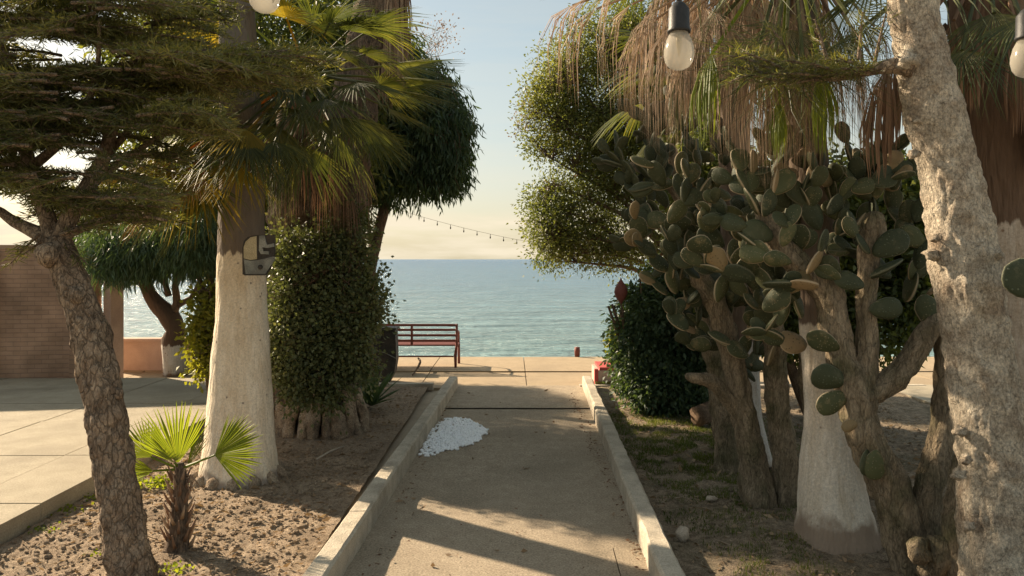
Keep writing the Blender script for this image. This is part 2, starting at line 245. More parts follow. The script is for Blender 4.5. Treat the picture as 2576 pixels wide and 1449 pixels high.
M['pad_dry'] = pad_mat('cactus_pad_dry', (.17, .13, .06), (.27, .19, .10), (.42, .33, .22), (.10, .08, .04), (.12, .10, .045))
# foam
m, t = newmat('soap_foam'); o = t.nodes.new('ShaderNodeOutputMaterial'); p = t.nodes.new('ShaderNodeBsdfPrincipled'); lk(t, p.outputs[0], o.inputs[0])
p.inputs['Base Color'].default_value = (.93, .95, .98, 1); p.inputs['Roughness'].default_value = .15
p.inputs['Subsurface Weight'].default_value = .3; p.inputs['Subsurface Radius'].default_value = (.02, .02, .02); M['foam'] = m
# bulb glass, milky
m, t = newmat('milky_bulb_glass'); o = t.nodes.new('ShaderNodeOutputMaterial'); p = t.nodes.new('ShaderNodeBsdfPrincipled')
p.inputs['Base Color'].default_value = (.50, .46, .385, 1); p.inputs['Roughness'].default_value = .12
tl = t.nodes.new('ShaderNodeBsdfTranslucent'); tl.inputs[0].default_value = (.5, .47, .4, 1)
tp = t.nodes.new('ShaderNodeBsdfTransparent'); m1 = t.nodes.new('ShaderNodeMixShader'); m1.inputs[0].default_value = .5
m2 = t.nodes.new('ShaderNodeMixShader'); m2.inputs[0].default_value = .42
lk(t, p.outputs[0], m1.inputs[1]); lk(t, tl.outputs[0], m1.inputs[2]); lk(t, m1.outputs[0], m2.inputs[1]); lk(t, tp.outputs[0], m2.inputs[2]); lk(t, m2.outputs[0], o.inputs[0]); M['bulb'] = m
M['filament'] = noise_mat('bulb_filament_stem', (.5, .4, .22), (.6, .5, .3), 20, .5, 0, 50)
# sea
m, t = newmat('sea_water'); nn = t.nodes.new; o = nn('ShaderNodeOutputMaterial'); p = nn('ShaderNodeBsdfPrincipled'); lk(t, p.outputs[0], o.inputs[0])
p.inputs['Roughness'].default_value = .22; p.inputs['IOR'].default_value = 1.33
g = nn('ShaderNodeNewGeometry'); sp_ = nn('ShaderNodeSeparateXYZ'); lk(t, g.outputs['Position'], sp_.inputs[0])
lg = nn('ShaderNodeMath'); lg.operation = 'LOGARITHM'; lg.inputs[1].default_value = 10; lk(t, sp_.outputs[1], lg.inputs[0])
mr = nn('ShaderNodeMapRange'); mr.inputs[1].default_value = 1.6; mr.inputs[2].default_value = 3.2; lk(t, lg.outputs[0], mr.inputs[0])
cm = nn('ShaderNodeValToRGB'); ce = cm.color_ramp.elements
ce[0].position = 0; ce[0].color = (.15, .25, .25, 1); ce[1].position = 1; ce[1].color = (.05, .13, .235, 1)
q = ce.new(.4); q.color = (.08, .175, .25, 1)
lk(t, mr.outputs[0], cm.inputs[0])  # bluer far out: sky reflection put into the base colour
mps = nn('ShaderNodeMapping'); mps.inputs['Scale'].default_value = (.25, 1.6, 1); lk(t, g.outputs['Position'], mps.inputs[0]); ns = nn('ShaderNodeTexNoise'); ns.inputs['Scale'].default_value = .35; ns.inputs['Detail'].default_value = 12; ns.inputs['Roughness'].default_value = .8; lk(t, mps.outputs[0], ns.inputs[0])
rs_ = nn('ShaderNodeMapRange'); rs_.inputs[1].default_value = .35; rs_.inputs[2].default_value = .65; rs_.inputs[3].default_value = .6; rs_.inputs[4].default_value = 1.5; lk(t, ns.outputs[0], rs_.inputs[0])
ss_ = nn('ShaderNodeVectorMath'); ss_.operation = 'SCALE'; lk(t, cm.outputs[0], ss_.inputs[0]); lk(t, rs_.outputs[0], ss_.inputs['Scale']); lk(t, ss_.outputs[0], p.inputs['Base Color'])  # streaks in the base colour stand in for wave sparkle
def wave(scale, st, dist, detail=6):
    mp = nn('ShaderNodeMapping'); mp.inputs['Scale'].default_value = st; lk(t, g.outputs['Position'], mp.inputs[0])
    n = nn('ShaderNodeTexNoise'); n.inputs['Scale'].default_value = scale; n.inputs['Detail'].default_value = detail; n.inputs['Roughness'].default_value = .6; lk(t, mp.outputs[0], n.inputs[0]); return n
n1 = wave(.22, (.45, 1.3, 1), 1); n2 = wave(1.6, (.6, 1.2, 1), 1, 5)
b1 = nn('ShaderNodeBump'); b1.inputs['Strength'].default_value = 1.0; b1.inputs['Distance'].default_value = 2.6; lk(t, n1.outputs[0], b1.inputs['Height'])
b2 = nn('ShaderNodeBump'); b2.inputs['Strength'].default_value = 1.0; b2.inputs['Distance'].default_value = .5; lk(t, n2.outputs[0], b2.inputs['Height']); lk(t, b1.outputs[0], b2.inputs['Normal'])
lk(t, b2.outputs[0], p.inputs['Normal']); M['sea'] = m

# ------------------------------------------------------------------ object helpers
def thing(name, label, cat, loc=(0, 0, 0), group=None):
    o = bpy.data.objects.new(name, None); C.objects.link(o); o.location = loc
    o.empty_display_size = .1
    o['label'] = label; o['category'] = cat
    if group: o['group'] = group
    bpy.context.view_layer.update()
    return o
def tag(o, label, cat, group=None):
    o['label'] = label; o['category'] = cat
    if group: o['group'] = group
    return o
def link(me, name, m, parent=None, smooth=True, kind=None, world=None):
    if m is not None and not me.materials: me.materials.append(m)
    o = bpy.data.objects.new(name, me); C.objects.link(o)
    if smooth: me.polygons.foreach_set('use_smooth', [True]*len(me.polygons))
    if parent:
        o.parent = parent
        p = parent; off = Vector((0, 0, 0))
        while p is not None:
            off += p.location; p = p.parent
        if world is None: o.location = -off
        else: o.location = Vector(world)-off
    elif world is not None: o.location = world
    if kind: o['kind'] = kind
    return o
class MB:
    def __init__(s): s.v = []; s.f = []
    def add(s, vs, fs):
        n = len(s.v); s.v += [tuple(x) for x in vs]; s.f += [tuple(i+n for i in f) for f in fs]; return s
    def box(s, c, d, rot=None):
        x, y, z = d[0]/2, d[1]/2, d[2]/2
        vs = [Vector((i*x, j*y, k*z)) for k in (-1, 1) for j in (-1, 1) for i in (-1, 1)]
        if rot is not None: vs = [rot @ v for v in vs]
        vs = [v+Vector(c) for v in vs]
        return s.add(vs, [(0, 2, 3, 1), (4, 5, 7, 6), (0, 1, 5, 4), (2, 6, 7, 3), (0, 4, 6, 2), (1, 3, 7, 5)])
    def tube(s, pts, rad, n=8, amp=0., fr=3., res=0, cap=True, seed=0., ridge=0., rk=2.6, rs=5.):
        pts = [Vector(p) for p in pts]; rad = list(rad) if hasattr(rad, '__len__') else [rad]*len(pts)
        if res:
            P, R = [], []
            k = len(pts)
            for i in range(k-1):
                p0 = pts[max(i-1, 0)]; p1 = pts[i]; p2 = pts[i+1]; p3 = pts[min(i+2, k-1)]
                m_ = max(1, int((p2-p1).length/res))
                for j in range(m_):
                    u = j/m_
                    P.append(.5*((2*p1)+(p2-p0)*u+(2*p0-5*p1+4*p2-p3)*u*u+(3*p1-p0-3*p2+p3)*u**3)); R.append(rad[i]+(rad[i+1]-rad[i])*u)
            P.append(pts[-1]); R.append(rad[-1]); pts, rad = P, R
        vs, fs = [], []
        up = None; arc = 0.
        for i, p in enumerate(pts):
            if i: arc += (p-pts[i-1]).length
            d = (pts[min(i+1, len(pts)-1)]-pts[max(i-1, 0)]).normalized()
            if up is None:
                up = d.cross(Vector((0.13, .99, .05))).normalized()
            else:
                up = (up-d*up.dot(d)).normalized()
            w = d.cross(up)
            for j in range(n):
                a = 2*PI*j/n; q = up*math.cos(a)+w*math.sin(a)
                r = rad[i]
                if amp: r *= 1+amp*noise.noise(Vector(p*fr)+q*1.2*fr*.35+Vector((seed, 0, 0)))+amp*.5*noise.noise(Vector(p*fr*4)+q*2+Vector((0, seed, 0)))
                if ridge:
                    ca, sa = math.cos(a)*rk, math.sin(a)*rk; tw_ = noise.noise(Vector((arc*2, seed, 0)))*.6
                    r *= 1+ridge*(abs(noise.noise(Vector((ca+tw_, sa-tw_, arc*rs+seed))))*2-.5)+ridge*.6*noise.noise(Vector((ca*2.7, sa*2.7, arc*rs*2.3)))+ridge*.35*noise.noise(Vector((ca*6, sa*6, arc*rs*5)))
                vs.append(p+q*r)
        for i in range(len(pts)-1):
            for j in range(n):
                a, b_ = i*n+j, i*n+(j+1) % n; fs.append((a, b_, b_+n, a+n))
        if cap: fs.append(tuple(range(n-1, -1, -1))); fs.append(tuple((len(pts)-1)*n+j for j in range(n)))
        return s.add(vs, fs)
    def lathe(s, base, prof, n=16, axis=None):
        vs, fs = [], []
        for (r, z) in prof:
            for j in range(n):
                a = 2*PI*j/n; vs.append(Vector(base)+Vector((r*math.cos(a), r*math.sin(a), z)))
        for i in range(len(prof)-1):
            for j in range(n):
                a, b_ = i*n+j, i*n+(j+1) % n; fs.append((a, b_, b_+n, a+n))
        fs.append(tuple(range(n-1, -1, -1))); fs.append(tuple((len(prof)-1)*n+j for j in range(n)))
        return s.add(vs, fs)
    def build(s, name, m, parent=None, smooth=True, kind=None, origin=None):
        v = s.v
        if origin is not None:
            ox, oy, oz = origin; v = [(a-ox, b_-oy, c-oz) for a, b_, c in v]
        me = bpy.data.meshes.new(name); me.from_pydata(v, [], s.f)
        return link(me, name, m, parent, smooth, kind, origin)
def quad_mesh(name, V, Q):
    me = bpy.data.meshes.new(name); V = np.asarray(V, np.float32); Q = np.asarray(Q, np.int32)
    me.vertices.add(len(V)); me.vertices.foreach_set('co', V.ravel())
    me.loops.add(Q.size); me.loops.foreach_set('vertex_index', Q.ravel())
    me.polygons.add(len(Q)); me.polygons.foreach_set('loop_start', np.arange(0, Q.size, Q.shape[1], dtype=np.int32))
    me.update(calc_edges=True); return me
def unit(a): return a/(np.linalg.norm(a, axis=-1, keepdims=True)+1e-9)
def leaves(name, P, A, L, Wd, mat, parent=None, kind=None, fold=.15, curl=0.):
    """one folded four-cornered leaf per point: P base points, A directions"""
    n = len(P); A = unit(A); R = unit(rng.normal(size=(n, 3))); S = unit(np.cross(A, R)); Nn = np.cross(S, A)
    L = np.asarray(L).reshape(-1, 1)*np.ones((n, 1)); Wd = np.asarray(Wd).reshape(-1, 1)*np.ones((n, 1))
    V = np.empty((n, 4, 3)); V[:, 0] = P; V[:, 2] = P+A*L-Nn*L*curl
    V[:, 1] = P+A*L*.45+S*Wd*.5+Nn*Wd*fold; V[:, 3] = P+A*L*.45-S*Wd*.5+Nn*Wd*fold
    Q = np.arange(n*4).reshape(n, 4)
    me = quad_mesh(name, V.reshape(-1, 3), Q)
    return link(me, name, mat, parent, False, kind)
def blob_points(blobs, total, clump_r, per, surf=.5, hole=.0, hscale=1.5, gap=None):
    """blobs: (px, py, distance, rx, ry, rdepth m). Returns leaf base points, outward vectors, clump centres"""
    cs = []; vol = np.array([b_[3]*b_[4]*(b_[2]**2)*b_[5] for b_ in blobs]); vol = vol**.8; vol /= vol.sum()
    for b_, w in zip(blobs, vol):
        k = max(3, int(total*w)); d = b_[2]; c = np.array(W(b_[0], b_[1], d)); rad = np.array([b_[3]/F*d, b_[5], b_[4]/F*d])
        u = unit(rng.normal(size=(k, 3))); r = rng.random((k, 1))**(1/3)
        r = np.where(rng.random((k, 1)) < surf, .75+.25*r, r); r *= 1+.22*rng.normal(size=(k, 1))*.6
        pts = c+u*r*rad
        if hole > 0:
            keep = np.array([noise.noise(Vector(p)*hscale) > -.5+hole for p in pts]); pts = pts[keep]
        cs.append(pts)
    cs = np.concatenate(cs)
    if gap:
        px = 1288+F*cs[:, 0]/cs[:, 1]; py = 652-F*(cs[:, 2]-H)/cs[:, 1]; keep = np.ones(len(cs), bool)
        for gx, gy, ga, gb in gap: keep &= (((px-gx)/ga)**2+((py-gy)/gb)**2) > 1
        cs = cs[keep]
    off = rng.normal(size=(len(cs), per, 3))*clump_r*.55
    P = (cs[:, None, :]+off).reshape(-1, 3); O = (off/clump_r).reshape(-1, 3)
    return P, O, cs
def twigs(mb, cs, hubs, r=.006, frac=.4, sag=.1):
    hubs = [Vector(h) for h in hubs]
    for c in cs:
        if random.random() > frac: continue
        c = Vector(c); h = min(hubs, key=lambda q: (q-c).length)
        mid = (c+h)/2+Vector((random.uniform(-1, 1), random.uniform(-1, 1), random.uniform(0, 1)))*sag
        mb.tube([h, mid, c], [r*1.6, r*1.1, r*.5], 4, cap=False)
def crown(parent, name, blobs, total, clump_r, per, L, Wd, mat, droop=.3, surf=.5, hole=0., hubs=None, spread=1., twigmat=None, tfrac=.3, hscale=1.5, tr=.006, curl=.1, gap=None):
    P, O, cs = blob_points(blobs, total, clump_r, per, surf, hole, hscale, gap)
    A = O*1.2*spread+rng.normal(size=P.shape)*.5; A[:, 2] -= droop
    Ls = L*(.7+.6*rng.random(len(P))); o = leaves(name, P, A, Ls, Wd*(.7+.6*rng.random(len(P))), mat, parent, curl=curl)
    if hubs:
        mb = MB(); twigs(mb, cs, hubs, tr, tfrac); 
        if mb.v: mb.build('twigs', twigmat or M['bark_dark'], parent, kind='stuff')
    return o

def sprays(parent, name, specs, mat, wood, step=.028, nl=.052, nw=.0055, seed=0, dens=1.):
    """flat feathery boughs: (root, tip, spread) each; needles around side twigs"""
    rr = random.Random(seed); P_, A_ = [], []; mb = MB()
    for (a, b_, wd) in specs:
        a, b_ = Vector(a), Vector(b_); ax = b_-a; L = ax.length; ax.normalize(); side = ax.cross(Vector((0, 0, 1))).normalized(); up = side.cross(ax)
        mid = (a+b_)/2+Vector((0, 0, L*rr.uniform(.02, .12))); pts = [a*(1-u)**2+mid*2*u*(1-u)+b_*u*u for u in [i/6 for i in range(7)]]
        mb.tube(pts, [.009*(1-.75*i/6)+.001 for i in range(7)], 4, cap=False)
        n = int(L/step)
        for i in range(1, n+1):
            u = i/n; c = a*(1-u)**2+mid*2*u*(1-u)+b_*u*u; wl = wd*(.35+.65*math.sin(PI*min(1, u*.85+.12)))*rr.uniform(.6, 1.15)
            for sg in (-1, 1):
                d = (side*sg*rr.uniform(.6, 1.1)+ax*rr.uniform(.5, 1.0)+up*rr.uniform(-.25, .3)).normalized(); e_ = c+d*wl+Vector((0, 0, wl*rr.uniform(-.25, .12)))
                if i % 2: mb.tube([c, e_], [.0025, .001], 3, cap=False)
                k = int(wl/.011*dens)
                for j in range(k):
                    q = c.lerp(e_, (j+rr.random())/max(1, k)); P_.append(q); v = (e_-c).normalized()*.75; A_.append((v.x+rr.gauss(0, .45), v.y+rr.gauss(0, .45), v.z+rr.gauss(0, .35)+.12))
    mb.build('twigs', wood, parent, kind='stuff')
    P_ = np.array(P_); return leaves(name, P_, np.array(A_), nl*(.6+.7*rng.random(len(P_))), nw*(.7+.6*rng.random(len(P_))), mat, parent, curl=.12)

def frond_mesh(hub, az, el, Lp, R, nseg=32, span=2.2, droop=.3, split=.55, sag=.2, roll=0., pet_r=.012, wob=.05, seg_hang=0., thin=1.):
    """fan palm frond: petiole from hub, then a fan of folded segments with free tips that droop"""
    d = Vector((math.sin(az)*math.cos(el), math.cos(az)*math.cos(el), math.sin(el)))
    p0 = Vector(hub); p1 = p0+d*Lp*.5; p2 = p0+d*Lp; p1.z -= sag*Lp*.12; p2.z -= sag*Lp*.5
    a = (p2-p1).normalized(); up = Vector((0, 0, 1))
    s = a.cross(up); s = s.normalized() if s.length > 1e-3 else Vector((1, 0, 0)); n = s.cross(a)
    q = Matrix.Rotation(roll, 3, a); s = q @ s; n = q @ n
    mb = MB(); mb.tube([p0, p1, p2], [pet_r*1.5, pet_r, pet_r*.8], 5)
    st = [.03, .3, split, split+(1-split)*.5, 1.0]; dth = span/nseg
    for i in range(nseg):
        th = -span/2+(i+.5)*dth; Rk = R*(1-.18*(abs(th)/(span/2))**2)*(1+random.uniform(-.07, .07))
        hang = seg_hang*random.uniform(.7, 1.25); tw = random.gauss(0, wob)
        dr = a*math.cos(th)+s*math.sin(th); ds = -a*math.sin(th)+s*math.cos(th)
        vs = []
        dd = droop*random.uniform(.7, 1.4)
        for k, u in enumerate(st):
            r = Rk*u
            c = p2+dr*r+ds*tw*r*max(0, u-split)*2
            c = c+n*(-.12*R*math.sin(abs(th)/span*PI)*u)
            if hang:
                h = min(1, hang*u); c = c.lerp(p2+dr*r*.25+Vector((0, 0, -r*.97)), h)
            c = c-up*dd*R*max(0, u-.25)**2*1.2
            w = (Rk*u*dth*.5 if u <= split else Rk*split*dth*.5*(1-(u-split)/(1-split)*.93))*thin
            rd = ds*w
            lift = n*w*.7
            vs += [c-rd, c+lift, c+rd]
        fs = []
        for k in range(len(st)-1):
            b_ = k*3; fs += [(b_, b_+1, b_+4, b_+3), (b_+1, b_+2, b_+5, b_+4)]
        mb.add(vs, fs)
    return mb
def frond(parent, mat, hub, az, el, Lp, R, name='frond', **k):
    mb = frond_mesh(hub, az, el, Lp, R, **k)
    return mb.build(name, mat, parent, smooth=False)
def dirp(hub, px, py, d):           # azimuth/elevation/length from hub to a measured place
    v = W(px, py, d)-Vector(hub); return math.atan2(v.x, v.y), math.asin(max(-1, min(1, v.z/v.length))), v.length

def uv_blob(rx, ry, rz, n=10, m_=7, amp=.1, seed=0.):
    vs, fs = [], []
    for i in range(1, m_):
        ph = PI*i/m_
        for j in range(n):
            a = 2*PI*j/n; v = Vector((math.sin(ph)*math.cos(a), math.sin(ph)*math.sin(a), math.cos(ph)))
            k = 1+amp*noise.noise(v*1.7+Vector((seed, seed*.3, 0))); vs.append(Vector((v.x*rx*k, v.y*ry*k, v.z*rz*k)))
    t = len(vs); vs.append(Vector((0, 0, rz))); vs.append(Vector((0, 0, -rz)))
    for i in range(m_-2):
        for j in range(n):
            a, b_ = i*n+j, i*n+(j+1) % n; fs.append((a, a+n, b_+n, b_))
    for j in range(n):
        fs.append((t, j, (j+1) % n)); fs.append((t+1, (m_-2)*n+(j+1) % n, (m_-2)*n+j))
    return vs, fs

def fbm(x, y, s): return noise.noise(Vector((x*s, y*s, 3.1)))+.5*noise.noise(Vector((x*s*2.1, y*s*2.1, 7.7)))+.25*noise.noise(Vector((x*s*4.3, y*s*4.3, 1.7)))
def grid(name, x0, x1, y0, y1, step, hf, m, parent=None, xf=None, kind=None):
    nx, ny = max(2, int((x1-x0)/step)+1), max(2, int((y1-y0)/step)+1)
    V = []
    for j in range(ny):
        y = y0+(y1-y0)*j/(ny-1)
        for i in range(nx):
            x = x0+(x1-x0)*i/(nx-1); X = x+(xf(y)*(1 if xf else 0) if xf else 0)
            V.append((X, y, hf(X, y)))
    idx = np.arange(nx*ny).reshape(ny, nx)
    Q = np.stack([idx[:-1, :-1], idx[:-1, 1:], idx[1:, 1:], idx[1:, :-1]], -1).reshape(-1, 4)
    return link(quad_mesh(name, V, Q), name, m, parent, True, kind)

SK = .0323                              # the path runs slightly to the right of straight ahead
def px_(x, y): return x+SK*y

# ------------------------------------------------------------------ the setting
def struct(o): o['kind'] = 'structure'; return o
# sea, beach, ground, sea wall
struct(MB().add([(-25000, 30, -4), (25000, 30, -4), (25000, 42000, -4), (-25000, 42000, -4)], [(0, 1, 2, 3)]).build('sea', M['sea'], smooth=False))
struct(MB().add([(-400, 12.9, -3.0), (400, 12.9, -3.0), (400, 42, -4.3), (-400, 42, -4.3)], [(0, 1, 2, 3)]).build('beach', M['prom'], smooth=False))
struct(MB().add([(-400, -120, -.06), (400, -120, -.06), (400, 12.6, -.06), (-400, 12.6, -.06)], [(0, 1, 2, 3)]).build('ground', M['ground'], smooth=False))
# promenade slabs
prom = struct(MB().box((0, 12.82, -1.6), (400, .16, 3.06)).build('promenade', M['prom'], smooth=False))
ys = [9.9, 11.25, 12.9]
for iy in range(2):
    for ix in range(-9, 16):
        x0 = ix*1.45+.2; zz = random.uniform(-.003, .003)-(0.02 if iy == 0 else .0)
        mb = MB(); a, b_, c, d = x0+.006, x0+1.444, ys[iy]+.006, ys[iy+1]-.006
        mb.box(((a+b_)/2, (c+d)/2, zz-.03), (b_-a, d-c, .06)); mb.build('slab', M['prom'], prom, smooth=False)
# path slabs with open joints
path = struct(MB().add([(px_(-1.1, -3), -3, -.05), (px_(.7, -3), -3, -.05), (px_(.7, 9.9), 9.9, -.05), (px_(-1.1, 9.9), 9.9, -.05)], [(0, 1, 2, 3)]).build('path', M['soil_dark'], smooth=False))
def path_slab(x0, x1, y0, y1, dz=0.):
    g_ = grid('slab', x0, x1, y0, y1, .06, lambda x, y: dz+.0035*fbm(x, y, 1.1)+.0012*fbm(x, y, 9), M['concrete'], path, xf=lambda y: SK*y)
    mb = MB()
    for y in (y0, y1): mb.add([(px_(x0, y), y, dz), (px_(x1, y), y, dz), (px_(x1, y), y, -.05), (px_(x0, y), y, -.05)], [(0, 1, 2, 3)])
    g_.data.name = 'slab'
    return g_
path_slab(-1.045, .452, 0.4, 5.648); path_slab(.457, .625, .4, 4.35); path_slab(.4522, .625, 4.351, 5.648)
path_slab(-1.045, .625, 5.656, 8.40, -.004); path_slab(-1.045, .625, 8.415, 9.895, .008)
path_slab(-1.045, .625, -3, .39)
# kerbs: cast segments
def kerb(nm, x0, x1, cuts, hh=.15, in_right=True):
    root = None
    for i in range(len(cuts)-1):
        a, b_ = cuts[i]+.004, cuts[i+1]-.004; n = max(3, int((b_-a)/.07)); vs, fs = [], []
        prof = [(x0, -.06), (x0, hh-.014), (x0+.014, hh), (x1-.014, hh), (x1, hh-.014), (x1, -.06)]
        dzz = random.uniform(-.002, .002)
        for k in range(n+1):
            y = a+(b_-a)*k/n
            for (x, z) in prof:
                w = .006*noise.noise(Vector((x*20, y*7, z*9)))+.004*noise.noise(Vector((x*60, y*25, z*30)))
                vs.append((px_(x, y)+w, y, z+dzz+(w*.8 if z > 0 else 0)))
        m_ = len(prof)
        for k in range(n):
            for j in range(m_-1): fs.append((k*m_+j, (k+1)*m_+j, (k+1)*m_+j+1, k*m_+j+1))
        fs.append(tuple(range(m_))); fs.append(tuple(n*m_+j for j in range(m_-1, -1, -1)))
        o = MB().add(vs, fs).build(nm if root is None else 'kerb_block', M['kerb'], root, smooth=False)
        if root is None: root = struct(o)
    return root
kerb('kerb', -1.155, -1.035, [-3, .6, 3.3, 4.55, 6.1, 8.0, 9.8])
kerb('kerb', .615, .735, [-3, .4, 2.9, 5.4, 7.9, 9.82])
# edge strip between beds and promenade
struct(MB().box((-2.6, 9.87, 0.0), (3.1, .12, .09)).build('bed_edging', M['kerb'], smooth=False))
struct(MB().box((3.2, 9.87, -.02), (4.6, .10, .09)).build('bed_edging', M['kerb'], smooth=False))
# left bed of soil
def soil_h(x, y):
    e_ = 1.0
    near = max(0, 1-abs(y-4)/4.5)
    h = .016*fbm(x, y, 1.3)+.014*fbm(x, y, 5.2)+.012*abs(fbm(x, y, 13))*(.4+near)+.008*fbm(x+5, y, 31)
    edge = min(1, max(0, (-1.12+SK*y-x)/.15)); 
    return h*e_-.015+.02*edge
struct(grid('soil', -3.02, -1.11, 1.2, 9.82, .02, soil_h, M['soil'], xf=lambda y: 0))
def soil_r(x, y): return .03*fbm(x, y, 1.1)+.018*fbm(x, y, 5)+.008*fbm(x, y, 19)-.005
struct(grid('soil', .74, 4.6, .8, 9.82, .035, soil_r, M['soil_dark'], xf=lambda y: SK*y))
# left sidewalk slabs, 12 cm above the soil
walk = struct(MB().box((-8.02, 2.9, .01), (9.9, 14, .10)).build('sidewalk', M['soil_dark'], smooth=False))
cols = [-3.04, -3.60, -4.58, -5.6, -6.7, -8.0, -9.4, -10.9, -12.9]; rows = [-3, -1.2, .7, 2.4, 3.7, 4.78, 5.95, 7.2, 8.1, 9.0, 9.85]
for i in range(len(cols)-1):
    for j in range(len(rows)-1):
        a, b_ = cols[i+1]+.006, cols[i]-.006; c, d = rows[j]+.005, rows[j+1]-.005; zz = .12+random.uniform(-.004, .004)
        MB().box(((a+b_)/2, (c+d)/2, zz-.06), (b_-a, d-c, .12)).build('slab', M['walk_old'] if (j >= 9 and i < 1) else M['walk'], walk, smooth=False)
struct(MB().box((-3.085, 3.4, .035), (.07, 13, .13)).build('kerb', M['kerb'], smooth=False))
# far right paving seen through the stems
pr = struct(MB().box((8.9, 3.4, -.03), (8.0, 13, .1)).build('pavement', M['walk'], smooth=False))

# ------------------------------------------------------------------ walls
t0 = thing('garden_wall', 'tall brown plastered garden wall beyond the sidewalk at the left', 'wall', W(0, 981, 9.61))
a, b_ = Vector((-9.9, 9.3, 0)), Vector((-5.62, 10.0, 0))
def wall(mb, a, b_, h, th, z0=0.):
    d = (b_-a).normalized(); n_ = Vector((-d.y, d.x, 0))*th
    k = [a, b_, b_+n_, a+n_]
    return mb.add([p+Vector((0, 0, z0)) for p in k]+[p+Vector((0, 0, h)) for p in k], [(0, 1, 5, 4), (1, 2, 6, 5), (2, 3, 7, 6), (3, 0, 4, 7), (4, 5, 6, 7), (3, 2, 1, 0)])
wall(MB(), a, b_, 1.84, .18, .1).build('wall', M['wallbrown'], t0, smooth=False)
d_ = (b_-a).normalized()
for k in (1.35, 2.95, 4.2):
    c = a+d_*k; MB().box((c.x+.04*d_.y, c.y-.05, .97), (.30, .16, 1.78), Matrix.Rotation(math.atan2(d_.y, d_.x), 3, 'Z')).build('pillar', M['wallbrown'], t0, smooth=False)
wall(MB(), a-Vector((0, .02, 0)), b_-Vector((0, .02, 0)), 1.89, .22, 1.843).build('coping', M['wallbrown'], t0, smooth=False)
t0 = thing('garden_wall', 'brown side wall running towards the viewer beyond the sidewalk', 'wall', (-8.9, 5, 0))
MB().box((-8.9, 3.9, 1.0), (.18, 10.6, 1.9)).build('wall', M['wallbrown'], t0, smooth=False)
MB().box((-8.9, 3.9, 1.985), (.26, 10.7, .06)).build('coping', M['wallbrown'], t0, smooth=False)
t0 = thing('low_wall', 'low pink plastered sea wall between the brown wall and the twisted tree', 'wall', (-4.2, 11.4, 0))
MB().box((-4.0, 11.4, .22), (4.2, .2, .44)).build('wall', M['wallpink'], t0, smooth=False)
MB().box((-4.0, 11.4, .463), (4.3, .26, .045)).build('coping', M['wallpink'], t0, smooth=False)
t0 = thing('pillar', 'pale pink wall pillar at the end of the brown garden wall', 'pillar', (-5.3, 10.4, 0))
MB().box((-5.56, 10.32, .92), (.10, .34, 1.84)).build('shaft', M['wallpink'], t0, smooth=False)
MB().box((-5.56, 10.32, 1.865), (.14, .4, .05)).build('cap', M['wallpink'], t0, smooth=False)

# ------------------------------------------------------------------ bench
def bench():
    y = 11.6; xr = (1149-1288)/F*y; xl = xr-1.62
    t_ = thing('park_bench', 'rust red metal slatted bench facing the sea', 'bench', ((xl+xr)/2, y, 0))
    m_ = M['rust']; tt = .028
    for z in (.665, .59, .505, .42): MB().box(((xl+xr)/2, y+.01, z), (xr-xl-.03, .022, .036)).build('back_rail', m_, t_, smooth=False)
    for i in range(5): MB().box(((xl+xr)/2, y+.07+i*.095, .345), (xr-xl-.04, .06, .025)).build('seat_slat', m_, t_, smooth=False)
    MB().box(((xl+xr)/2, y+.02, .172), (xr-xl-.1, .02, .022)).build('stretcher', m_, t_, smooth=False)
    MB().box(((1036-1288)/F*y, y, .51), (.034, .03, .33)).build('back_post', m_, t_, smooth=False)
    MB().box((xl+.4, y, .51), (.034, .03, .33)).build('back_post', m_, t_, smooth=False)
    for x in (xl, xr):
        MB().tube([(x, y, .683), (x, y, .36), (x-.02*(1 if x == xr else -1), y-.01, .2), (x-.02*(1 if x == xr else -1), y+.02, 0)], [.02, .02, .026, .02], 6).build('leg', m_, t_)
        MB().tube([(x, y+.46, .35), (x, y+.48, 0)], [.02, .022], 6).build('leg', m_, t_)
        MB().tube([(x, y+.01, .33), (x, y+.47, .33)], [.018, .018], 6).build('side_frame', m_, t_)
        MB().tube([(x, y, .53), (x, y+.3, .54), (x, y+.46, .5), (x, y+.47, .34)], [.016]*4, 6, res=.06).build('armrest', m_, t_)
bench()
# dark bin
t0 = thing('litter_bin', 'dark battered box-shaped litter bin in front of the bench', 'bin', (-1.76, 10.4, 0))
y = 10.35
vs = []
for z, xr_ in ((.0, -1.69), (.12, -1.63), (.30, -1.60), (.5, -1.605), (.72, -1.615)):
    vs.append((z, xr_))
mb = MB(); V = []
for z, xr_ in vs:
    for (x, yy) in ((-1.915, y-.14), (xr_, y-.14), (xr_-.01, y+.16), (-1.915, y+.16)): V.append((x, yy, z))
Fc = [(0, 3, 2, 1)]
for k in range(len(vs)-1):
    for j in range(4): a = k*4+j; b2 = k*4+(j+1) % 4; Fc.append((a, b2, b2+4, a+4))
Fc.append((16, 17, 18, 19)); mb.add(V, Fc).build('body', M['darkmetal'], t0, smooth=False)
MB().box((-1.765, y+.01, .735), (.33, .33, .03)).build('lid', M['darkmetal'], t0, smooth=False)
MB().tube([(-1.93, y-.16, .46), (-1.75, y-.17, .41), (-1.6, y-.15, .33)], [.006]*3, 5).build('strap', M['plate_grey'], t0)
t0 = thing('painted_stake', 'white painted stake standing left of the dark bin', 'stake', (-2.05, 10.5, 0))
MB().tube([(-2.06, 10.6, 0), (-2.03, 10.6, .4), (-2.05, 10.6, .74)], [.06, .05, .045], 8, amp=.15, res=.1).build('shaft', M['whitepaint'], t0)
